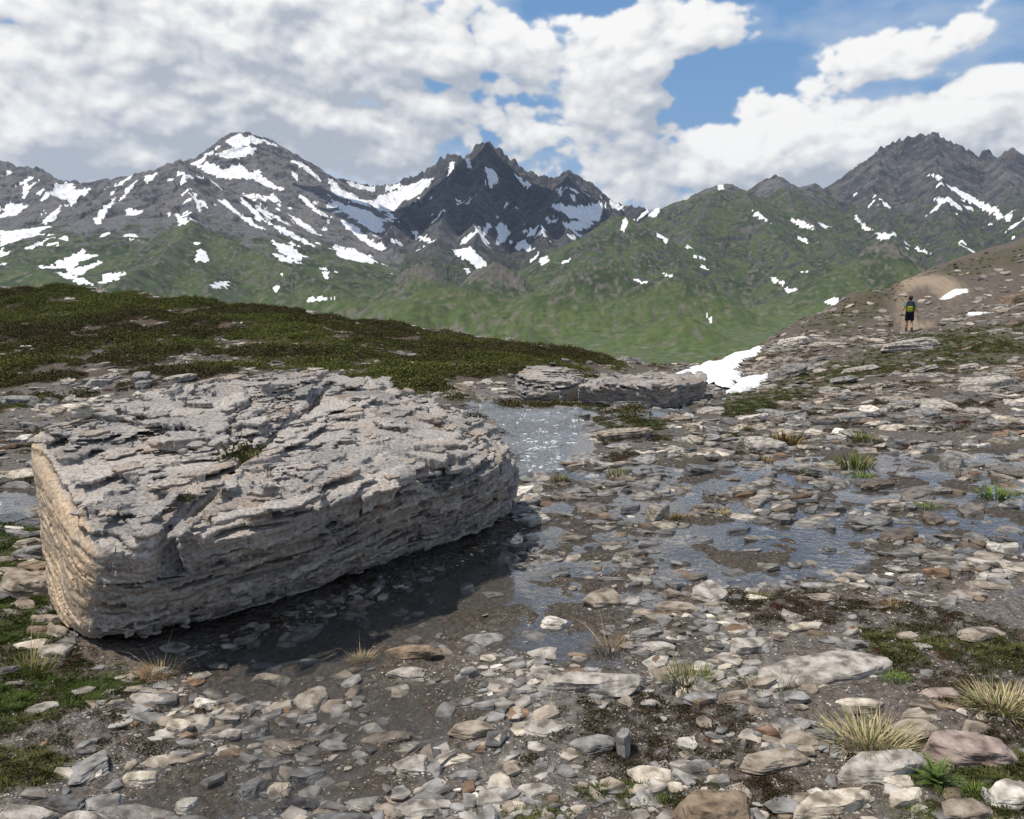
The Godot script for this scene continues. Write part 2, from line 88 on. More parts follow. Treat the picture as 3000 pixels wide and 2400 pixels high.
# snow on the mountains, outlines on the map: [x, z, ...]
const SNOW := [[-1974.0, -3277.0, -1960.0, -3285.0, -1935.0, -3274.0, -1897.0, -3260.0, -1871.0, -3267.0, -1871.0, -3238.0, -1872.0, -3211.0, -1869.0, -3172.0, -1844.0, -3100.0, -1916.0, -3198.0, -1933.0, -3204.0, -1950.0, -3234.0],
	[-2004.0, -3478.0, -1978.0, -3446.0, -1967.0, -3438.0, -1950.0, -3396.0, -1921.0, -3333.0, -1927.0, -3326.0, -1929.0, -3312.0, -1964.0, -3391.0],
	[-1903.0, -3526.0, -1881.0, -3545.0, -1858.0, -3562.0, -1846.0, -3547.0, -1827.0, -3520.0, -1782.0, -3514.0, -1709.0, -3450.0, -1730.0, -3426.0, -1747.0, -3396.0, -1769.0, -3391.0, -1740.0, -3289.0, -1665.0, -3076.0, -1668.0, -3014.0, -1677.0, -3016.0, -1703.0, -3046.0, -1710.0, -3090.0, -1716.0, -3131.0, -1704.0, -3138.0, -1690.0, -3142.0, -1758.0, -3315.0, -1776.0, -3396.0, -1828.0, -3428.0, -1833.0, -3371.0, -1824.0, -3302.0, -1846.0, -3289.0, -1847.0, -3315.0, -1847.0, -3338.0, -1852.0, -3377.0, -1879.0, -3460.0, -1900.0, -3509.0],
	[-1899.0, -3365.0, -1880.0, -3364.0, -1887.0, -3413.0, -1865.0, -3350.0, -1865.0, -3327.0, -1884.0, -3349.0],
	[-1819.0, -2980.0, -1788.0, -2963.0, -1765.0, -2960.0, -1742.0, -2963.0, -1724.0, -2976.0, -1680.0, -2977.0, -1643.0, -2992.0, -1628.0, -2890.0, -1600.0, -2772.0, -1606.0, -2700.0, -1641.0, -2680.0, -1756.0, -2872.0],
	[-1628.0, -2659.0, -1601.0, -2641.0, -1556.0, -2593.0, -1568.0, -2585.0, -1567.0, -2555.0, -1611.0, -2629.0],
	[-1520.0, -2604.0, -1530.0, -2661.0, -1547.0, -2730.0, -1478.0, -2588.0, -1475.0, -2562.0, -1495.0, -2579.0],
	[-1449.0, -2901.0, -1470.0, -2981.0, -1506.0, -3091.0, -1519.0, -3181.0, -1537.0, -3286.0, -1504.0, -3165.0, -1442.0, -2985.0, -1444.0, -2960.0, -1409.0, -2861.0, -1433.0, -2890.0],
	[-1592.0, -3311.0, -1620.0, -3413.0, -1612.0, -3441.0, -1606.0, -3405.0, -1552.0, -3270.0, -1604.0, -3357.0],
	[-1488.0, -3219.0, -1513.0, -3302.0, -1533.0, -3373.0, -1523.0, -3395.0, -1529.0, -3455.0, -1500.0, -3354.0, -1503.0, -3328.0, -1505.0, -3311.0, -1483.0, -3239.0, -1483.0, -3224.0],
	[-1625.0, -3472.0, -1599.0, -3491.0, -1570.0, -3506.0, -1588.0, -3487.0, -1590.0, -3436.0, -1612.0, -3463.0],
	[-1504.0, -3443.0, -1464.0, -3419.0, -1427.0, -3401.0, -1429.0, -3362.0, -1431.0, -3327.0, -1457.0, -3361.0],
	[-1275.0, -3238.0, -1278.0, -3265.0, -1288.0, -3312.0, -1283.0, -3316.0, -1280.0, -3327.0, -1265.0, -3281.0, -1257.0, -3251.0, -1266.0, -3245.0],
	[-1469.0, -4366.0, -1443.0, -4400.0, -1414.0, -4427.0, -1398.0, -4415.0, -1383.0, -4404.0, -1359.0, -4427.0, -1303.0, -4464.0, -1301.0, -4415.0, -1308.0, -4394.0, -1348.0, -4326.0, -1401.0, -4301.0, -1437.0, -4339.0],
	[-1324.0, -4494.0, -1284.0, -4494.0, -1245.0, -4499.0, -1255.0, -4458.0, -1280.0, -4467.0, -1302.0, -4483.0],
	[-1584.0, -4171.0, -1568.0, -4224.0, -1540.0, -4247.0, -1508.0, -4289.0, -1481.0, -4347.0, -1491.0, -4311.0, -1502.0, -4278.0, -1525.0, -4220.0, -1541.0, -4149.0, -1563.0, -4161.0],
	[-1492.0, -4247.0, -1442.0, -4279.0, -1391.0, -4309.0, -1343.0, -4307.0, -1302.0, -4330.0, -1301.0, -4287.0, -1301.0, -4243.0, -1349.0, -4208.0, -1403.0, -4193.0, -1447.0, -4219.0],
	[-1537.0, -4137.0, -1519.0, -4168.0, -1493.0, -4179.0, -1443.0, -4118.0, -1403.0, -4082.0, -1372.0, -4128.0, -1337.0, -4164.0, -1285.0, -4072.0, -1252.0, -4037.0, -1236.0, -4057.0, -1215.0, -4065.0, -1186.0, -4021.0, -1155.0, -3971.0, -1100.0, -3928.0, -1043.0, -3878.0, -1086.0, -3895.0, -1128.0, -3911.0, -1175.0, -3940.0, -1218.0, -3957.0, -1270.0, -3948.0, -1323.0, -3939.0, -1363.0, -3945.0, -1419.0, -3995.0, -1466.0, -4035.0],
	[-1154.0, -4406.0, -1116.0, -4401.0, -1104.0, -4499.0, -1042.0, -4380.0, -1003.0, -4355.0, -986.0, -4329.0, -971.0, -4315.0, -1008.0, -4310.0, -1043.0, -4293.0, -1099.0, -4352.0],
	[-1109.0, -4248.0, -1101.0, -4262.0, -1087.0, -4252.0, -1067.0, -4206.0, -1051.0, -4174.0, -1064.0, -4182.0, -1076.0, -4184.0, -1093.0, -4217.0],
	[-966.0, -4432.0, -986.0, -4614.0, -967.0, -4615.0, -910.0, -4401.0, -886.0, -4338.0, -820.0, -4344.0, -756.0, -4358.0, -717.0, -4198.0, -697.0, -4149.0, -735.0, -4101.0, -783.0, -4109.0, -832.0, -4126.0, -872.0, -4097.0, -923.0, -4285.0],
	[-924.0, -4690.0, -855.0, -4783.0, -785.0, -4889.0, -789.0, -4847.0, -792.0, -4802.0, -837.0, -4752.0, -880.0, -4699.0, -903.0, -4701.0],
	[-741.0, -4915.0, -698.0, -4984.0, -647.0, -4995.0, -655.0, -4978.0, -662.0, -4945.0, -691.0, -4954.0, -714.0, -4921.0, -727.0, -4916.0],
	[-744.0, -4285.0, -757.0, -4748.0, -711.0, -4899.0, -627.0, -4944.0, -530.0, -4890.0, -485.0, -4850.0, -438.0, -4786.0, -456.0, -4762.0, -472.0, -4712.0, -524.0, -4703.0, -560.0, -4556.0, -622.0, -4634.0, -616.0, -4232.0, -641.0, -4200.0, -662.0, -4146.0, -712.0, -4271.0],
	[-853.0, -3953.0, -819.0, -3947.0, -786.0, -3951.0, -745.0, -3997.0, -698.0, -4015.0, -655.0, -3960.0, -615.0, -3912.0, -577.0, -3733.0, -547.0, -3600.0, -567.0, -3569.0, -583.0, -3513.0, -632.0, -3596.0, -684.0, -3686.0, -729.0, -3737.0, -783.0, -3824.0, -817.0, -3886.0],
	[-746.0, -3635.0, -706.0, -3610.0, -667.0, -3592.0, -632.0, -3506.0, -596.0, -3413.0, -536.0, -3308.0, -478.0, -3200.0, -498.0, -3212.0, -516.0, -3209.0, -569.0, -3309.0, -621.0, -3392.0, -655.0, -3448.0, -692.0, -3514.0, -721.0, -3584.0],
	[-673.0, -3178.0, -631.0, -3170.0, -589.0, -3162.0, -537.0, -3090.0, -492.0, -3054.0, -505.0, -3004.0, -519.0, -2962.0, -566.0, -2964.0, -617.0, -2990.0, -631.0, -3015.0],
	[-1149.0, -3273.0, -1135.0, -3287.0, -1116.0, -3284.0, -1065.0, -3223.0, -1020.0, -3179.0, -946.0, -3106.0, -874.0, -3035.0, -922.0, -3056.0, -977.0, -3096.0, -1064.0, -3192.0],
	[-1085.0, -3383.0, -1037.0, -3354.0, -975.0, -3253.0, -923.0, -3182.0, -876.0, -3171.0, -816.0, -3111.0, -773.0, -3113.0, -712.0, -3037.0, -756.0, -3042.0, -807.0, -3075.0, -851.0, -3077.0, -918.0, -3163.0, -970.0, -3222.0, -1019.0, -3266.0, -1087.0, -3373.0],
	[-1047.0, -3549.0, -1007.0, -3526.0, -926.0, -3358.0, -909.0, -3371.0, -857.0, -3254.0, -876.0, -3232.0, -901.0, -3232.0, -993.0, -3461.0],
	[-960.0, -3575.0, -905.0, -3525.0, -852.0, -3477.0, -784.0, -3330.0, -735.0, -3255.0, -781.0, -3299.0, -810.0, -3267.0, -902.0, -3492.0],
	[-968.0, -3815.0, -950.0, -3806.0, -950.0, -3872.0, -889.0, -3717.0, -846.0, -3628.0, -803.0, -3619.0, -760.0, -3606.0, -789.0, -3600.0, -808.0, -3548.0, -858.0, -3635.0, -907.0, -3715.0, -933.0, -3747.0],
	[-839.0, -2913.0, -814.0, -2910.0, -794.0, -2927.0, -738.0, -2867.0, -685.0, -2815.0, -693.0, -2765.0, -705.0, -2736.0, -734.0, -2744.0, -767.0, -2764.0, -805.0, -2848.0],
	[-780.0, -2727.0, -750.0, -2731.0, -719.0, -2727.0, -699.0, -2726.0, -681.0, -2730.0, -709.0, -2705.0, -739.0, -2686.0, -757.0, -2697.0],
	[-1191.0, -2978.0, -1183.0, -2998.0, -1122.0, -2885.0, -1109.0, -2862.0, -1075.0, -2783.0, -1086.0, -2781.0, -1097.0, -2779.0, -1166.0, -2935.0],
	[-944.0, -2505.0, -939.0, -2518.0, -936.0, -2533.0, -907.0, -2475.0, -884.0, -2434.0, -887.0, -2387.0, -903.0, -2374.0, -924.0, -2441.0],
	[-977.0, -2577.0, -973.0, -2586.0, -973.0, -2607.0, -957.0, -2558.0, -948.0, -2527.0, -963.0, -2553.0],
	[-749.0, -2063.0, -789.0, -2244.0, -794.0, -2335.0, -781.0, -2281.0, -773.0, -2244.0, -747.0, -2121.0, -741.0, -2062.0, -745.0, -2062.0],
	[-672.0, -2304.0, -652.0, -2291.0, -630.0, -2269.0, -634.0, -2258.0, -638.0, -2251.0, -657.0, -2283.0],
	[-555.0, -2200.0, -535.0, -2199.0, -514.0, -2199.0, -487.0, -2200.0, -461.0, -2204.0, -471.0, -2196.0, -515.0, -2184.0],
	[-1362.0, -2477.0, -1345.0, -2482.0, -1335.0, -2501.0, -1340.0, -2568.0, -1331.0, -2609.0, -1318.0, -2575.0, -1302.0, -2534.0, -1291.0, -2475.0, -1268.0, -2397.0, -1254.0, -2436.0, -1249.0, -2500.0, -1236.0, -2494.0, -1222.0, -2487.0, -1223.0, -2430.0, -1221.0, -2370.0, -1219.0, -2354.0, -1221.0, -2342.0, -1290.0, -2410.0],
	[-1315.0, -2383.0, -1282.0, -2371.0, -1253.0, -2367.0, -1162.0, -2259.0, -1107.0, -2217.0, -1132.0, -2218.0, -1162.0, -2228.0, -1249.0, -2327.0],
	[-1111.0, -2233.0, -1127.0, -2284.0, -1151.0, -2352.0, -1117.0, -2336.0, -1081.0, -2317.0, -1078.0, -2288.0, -1077.0, -2264.0, -1094.0, -2249.0],
	[-612.0, -2677.0, -602.0, -2694.0, -595.0, -2723.0, -586.0, -2647.0, -583.0, -2598.0, -599.0, -2645.0],
	[-354.0, -4843.0, -336.0, -4836.0, -319.0, -4825.0, -331.0, -4797.0, -332.0, -4629.0, -307.0, -4153.0, -316.0, -4156.0, -357.0, -4785.0],
	[-279.0, -4841.0, -213.0, -4311.0, -172.0, -4200.0, -199.0, -4280.0, -224.0, -4303.0, -237.0, -4318.0],
	[-136.0, -4193.0, -113.0, -4193.0, -90.0, -4216.0, -75.0, -4189.0, -60.0, -4184.0, -80.0, -4154.0, -100.0, -4136.0, -123.0, -4129.0, -146.0, -4122.0, -129.0, -4138.0, -112.0, -4156.0, -124.0, -4178.0],
	[-121.0, -3133.0, -113.0, -3311.0, -104.0, -3463.0, -92.0, -3478.0, -80.0, -3495.0, -96.0, -3440.0, -107.0, -3248.0, -114.0, -3179.0],
	[-65.0, -3503.0, -51.0, -3527.0, -36.0, -3518.0, -21.0, -3487.0, -6.0, -3449.0, -16.0, -3443.0, -25.0, -3425.0, -48.0, -3340.0, -70.0, -3227.0, -62.0, -3315.0, -54.0, -3409.0, -60.0, -3463.0],
	[-432.0, -3496.0, -395.0, -3478.0, -343.0, -3306.0, -309.0, -3149.0, -283.0, -3056.0, -317.0, -3143.0, -368.0, -3358.0, -404.0, -3468.0],
	[-222.0, -3055.0, -193.0, -3144.0, -151.0, -3027.0, -125.0, -3007.0, -99.0, -2984.0, -123.0, -2970.0, -148.0, -2963.0, -171.0, -2989.0, -196.0, -3042.0, -209.0, -3054.0],
	[-470.0, -3242.0, -446.0, -3323.0, -419.0, -3383.0, -430.0, -3357.0, -438.0, -3314.0, -451.0, -3252.0],
	[-1218.0, -3230.0, -1179.0, -3162.0, -1132.0, -3071.0, -1132.0, -3060.0, -1131.0, -3045.0, -1151.0, -3077.0, -1178.0, -3128.0, -1199.0, -3183.0],
	[-662.0, -2356.0, -652.0, -2353.0, -641.0, -2351.0, -643.0, -2345.0, -645.0, -2339.0, -654.0, -2347.0],
	[-172.0, -2933.0, -151.0, -2929.0, -142.0, -2921.0, -154.0, -2908.0, -163.0, -2913.0],
	[-11.0, -3388.0, -5.0, -3399.0, 0.0, -3425.0, 0.0, -3392.0, 0.0, -3375.0, -5.0, -3380.0],
	[12.0, -4286.0, 54.0, -4279.0, 96.0, -4277.0, 84.0, -4262.0, 72.0, -4250.0, 48.0, -4258.0, 24.0, -4261.0, 18.0, -4266.0],
	[189.0, -4063.0, 212.0, -3911.0, 238.0, -3841.0, 274.0, -3890.0, 312.0, -3952.0, 356.0, -4074.0, 398.0, -4152.0, 430.0, -4209.0, 466.0, -4297.0, 443.0, -4159.0, 423.0, -4044.0, 384.0, -3935.0, 352.0, -3889.0, 309.0, -3841.0, 266.0, -3770.0, 233.0, -3665.0, 210.0, -3724.0, 198.0, -3848.0],
	[138.0, -3899.0, 171.0, -3771.0, 200.0, -3637.0, 193.0, -3640.0, 185.0, -3632.0, 162.0, -3768.0],
	[209.0, -3519.0, 239.0, -3601.0, 273.0, -3716.0, 335.0, -3883.0, 388.0, -3917.0, 354.0, -3844.0, 312.0, -3668.0, 269.0, -3590.0, 225.0, -3463.0, 216.0, -3462.0],
	[505.0, -4373.0, 553.0, -4458.0, 590.0, -4450.0, 582.0, -4434.0, 560.0, -4311.0, 531.0, -4279.0, 506.0, -4272.0, 501.0, -4283.0],
	[638.0, -3645.0, 632.0, -3637.0, 623.0, -3617.0, 602.0, -3645.0, 608.0, -3845.0, 618.0, -4017.0],
	[371.0, -2852.0, 377.0, -2856.0, 388.0, -2848.0, 393.0, -2834.0, 381.0, -2818.0, 368.0, -2795.0, 370.0, -2831.0],
	[5.0, -3376.0, 26.0, -3376.0, 48.0, -3358.0, 70.0, -3283.0, 91.0, -3203.0, 86.0, -3200.0, 82.0, -3197.0, 51.0, -3275.0, 19.0, -3312.0, 12.0, -3371.0],
	[98.0, -3142.0, 104.0, -2931.0, 114.0, -2851.0, 119.0, -2785.0, 125.0, -2746.0, 114.0, -2750.0, 102.0, -2754.0, 95.0, -2783.0],
	[0.0, -3610.0, 30.0, -3549.0, 30.0, -3543.0, 0.0, -3600.0, 0.0, -3606.0],
	[217.0, -3323.0, 249.0, -3415.0, 291.0, -3598.0, 273.0, -3502.0, 250.0, -3325.0, 233.0, -3316.0],
	[477.0, -2784.0, 574.0, -3066.0, 513.0, -2759.0, 505.0, -2738.0, 492.0, -2764.0],
	[228.0, -4259.0, 237.0, -4222.0, 247.0, -4189.0, 239.0, -4088.0, 231.0, -3998.0, 229.0, -4116.0],
	[279.0, -4040.0, 295.0, -4070.0, 310.0, -4072.0, 298.0, -3997.0, 290.0, -3955.0, 284.0, -3991.0],
	[566.0, -2674.0, 595.0, -2673.0, 634.0, -2718.0, 620.0, -2692.0, 606.0, -2662.0, 585.0, -2663.0],
	[582.0, -2605.0, 599.0, -2597.0, 616.0, -2586.0, 602.0, -2584.0, 589.0, -2583.0, 587.0, -2600.0],
	[863.0, -3530.0, 882.0, -3528.0, 862.0, -3443.0, 855.0, -3413.0, 851.0, -3476.0],
	[904.0, -3203.0, 908.0, -3138.0, 928.0, -3128.0, 931.0, -3073.0, 927.0, -2993.0, 910.0, -3014.0, 899.0, -3058.0, 901.0, -3128.0],
	[1086.0, -3299.0, 1104.0, -3290.0, 1119.0, -3270.0, 1110.0, -3151.0, 1097.0, -3028.0, 1095.0, -3095.0, 1091.0, -3160.0, 1099.0, -3258.0],
	[1203.0, -3297.0, 1267.0, -3393.0, 1275.0, -3337.0, 1238.0, -3289.0, 1211.0, -3266.0, 1203.0, -3270.0],
	[997.0, -2970.0, 1043.0, -2973.0, 1049.0, -2865.0, 1048.0, -2932.0, 1030.0, -2952.0, 1015.0, -2965.0],
	[1511.0, -3741.0, 1495.0, -3635.0, 1475.0, -3523.0, 1477.0, -3480.0, 1443.0, -3353.0, 1436.0, -3227.0, 1424.0, -3099.0, 1392.0, -3088.0, 1405.0, -3176.0, 1440.0, -3344.0, 1465.0, -3498.0, 1478.0, -3592.0],
	[1460.0, -3110.0, 1487.0, -3039.0, 1379.0, -2710.0, 1439.0, -2901.0, 1468.0, -3039.0, 1484.0, -3116.0],
	[1903.0, -3888.0, 1896.0, -3790.0, 1897.0, -3712.0, 1883.0, -3714.0, 1886.0, -3752.0, 1892.0, -3814.0],
	[1775.0, -3560.0, 1767.0, -3485.0, 1755.0, -3406.0, 1779.0, -3375.0, 1862.0, -3455.0, 1782.0, -3359.0, 1724.0, -3305.0, 1740.0, -3410.0],
	[1886.0, -3667.0, 1981.0, -3725.0, 2033.0, -3701.0, 2006.0, -3557.0, 1915.0, -3310.0, 1803.0, -3034.0, 1761.0, -2976.0, 1890.0, -3296.0, 1959.0, -3516.0, 1911.0, -3532.0, 1918.0, -3634.0],
	[846.0, -2462.0, 852.0, -2429.0, 852.0, -2381.0, 849.0, -2385.0, 845.0, -2389.0, 846.0, -2428.0],
	[787.0, -2577.0, 786.0, -2414.0, 741.0, -2143.0, 786.0, -2320.0, 783.0, -2361.0, 780.0, -2449.0],
	[734.0, -1987.0, 746.0, -1950.0, 765.0, -1935.0, 754.0, -1933.0, 744.0, -1936.0, 736.0, -1953.0],
	[360.0, -2497.0, 380.0, -2473.0, 397.0, -2440.0, 387.0, -2442.0, 376.0, -2440.0, 369.0, -2472.0],
	[318.0, -1630.0, 330.0, -1611.0, 344.0, -1598.0, 338.0, -1601.0, 332.0, -1605.0, 324.0, -1616.0],
	[369.0, -1576.0, 376.0, -1562.0, 383.0, -1549.0, 378.0, -1556.0, 372.0, -1558.0, 370.0, -1567.0],
	[453.0, -2519.0, 462.0, -2493.0, 468.0, -2448.0, 462.0, -2452.0, 458.0, -2469.0, 456.0, -2495.0],
	[161.0, -2688.0, 174.0, -2692.0, 189.0, -2706.0, 184.0, -2671.0, 181.0, -2654.0, 171.0, -2669.0],
	[575.0, -2813.0, 585.0, -2746.0, 614.0, -2772.0, 601.0, -2764.0, 580.0, -2721.0, 569.0, -2727.0],
	[34.0, -3461.0, 46.0, -3452.0, 58.0, -3432.0, 53.0, -3433.0, 49.0, -3444.0, 42.0, -3452.0],
	[39.0, -3426.0, 65.0, -3404.0, 91.0, -3386.0, 74.0, -3390.0, 58.0, -3400.0, 48.0, -3412.0]]
# the faces that bound the boulder: [normal, distance]
const HULL := [[-0.9712, -0.0434, -0.2342, 3.9746],
	[-0.8913, -0.0699, 0.4481, 0.3406],
	[-0.8211, -0.0205, -0.5705, 5.3626],
	[-0.7843, 0.0196, 0.6201, -0.7085],
	[-0.5897, 0.0114, -0.8076, 6.2506],
	[-0.3279, 0.0373, -0.944, 6.8161],
	[-0.2975, -0.4281, 0.8534, -2.5977],
	[-0.2235, 0.9739, -0.0397, 1.6739],
	[-0.1786, 0.8941, 0.4108, -0.7062],
	[-0.0406, -0.9923, 0.1166, -0.1495],
	[0.038, 0.9818, 0.1861, -0.1797],
	[0.213, -0.5411, 0.8135, -3.4388],
	[0.2455, 0.9652, 0.0902, 0.0177],
	[0.3731, -0.8862, -0.2745, 2.0059],
	[0.3835, 0.9219, -0.0554, 0.7951],
	[0.4407, -0.6336, 0.6358, -3.1888],
	[0.4511, 0.0304, -0.8919, 5.823],
	[0.4883, -0.7686, 0.4133, -2.3972],
	[0.6641, -0.5974, 0.4494, -2.6785],
	[0.806, 0.1455, -0.5738, 3.7151],
	[0.9024, -0.375, 0.212, -1.2406],
	[0.976, 0.2158, -0.0281, 0.316],
	[0.9961, 0.0237, -0.0851, 0.5907]]
const CRACK := [-1.397, -6.366, -1.385, -5.424, -1.438, -4.782, -1.463, -4.415, -1.526, -3.979, -1.6, -3.589, -1.74, -3.485]
const SPOTS := {"170,890": [-2.581, -4.859], "515,955": [-1.484, -4.481], "388,1045": [-1.602, -3.917], "620,905": [-1.308, -4.876], "330,830": [-2.368, -5.438], "700,800": [-1.372, -6.248], "470,850": [-1.879, -5.299]}
const ISLAND := [[[[-0.9997, 0.0086, -0.0214, 0.2647], [-0.9532, 0.2138, -0.2138, 3.0789], [-0.8277, -0.2084, 0.521, -7.4829], [-0.7948, 0.4291, -0.4291, 6.3923], [-0.572, -0.7977, 0.1909, -2.3845], [-0.5167, 0.6705, 0.5324, -7.6425], [-0.2218, -0.9224, -0.3161, 5.6039], [-0.2039, -0.6796, -0.7047, 11.7564], [-0.1429, 0.6999, -0.6999, 10.8551], [-0.0219, 0.8695, 0.4934, -7.0158], [-0.0013, -0.9874, 0.1582, -1.7067], [0.0093, -0.3714, 0.9284, -13.066], [0.0837, 0.9826, 0.1659, -2.226], [0.2076, 0.6917, -0.6917, 10.9996], [0.2856, 0.952, 0.1104, -1.2226], [0.4157, -0.8713, 0.2608, -2.9054], [0.7037, -0.2639, 0.6597, -8.7001], [0.7606, 0.4591, -0.4591, 8.0068], [0.9917, -0.0477, 0.1191, -0.5001]], [-0.108, -0.75, -16.45], [1.474, 0.437, -13.95], [0.615, -0.262, -15.09], "low domed grey rock in midstream left of the ledge", 0.11, [0.05, 1.0, 0.1], 0.8, 0.024],
	[[[-0.9903, 0.0487, -0.1299, 0.7135], [-0.8837, 0.2133, -0.4166, 4.8553], [-0.6713, 0.0818, -0.7366, 9.9652], [-0.3716, -0.4634, 0.8044, -11.6353], [-0.2234, -0.9428, 0.2475, -3.3503], [-0.0408, -0.999, 0.0177, 0.4663], [-0.0051, 1.0, 0.0084, -0.0313], [0.004, 0.1104, -0.9939, 15.5204], [0.5604, -0.6882, 0.4607, -4.4554], [0.7307, -0.3104, 0.608, -6.2582], [0.8272, 0.0621, -0.5585, 11.4253], [0.9683, -0.0877, 0.2337, -0.0539]], [0.957, -0.75, -15.85], [3.699, 0.253, -13.25], [2.421, -0.282, -14.57], "long ledge of tilted grey sheets in midstream before the snow", 0.065, [0.1, 0.98, 0.16], 0.8, 0.02]]
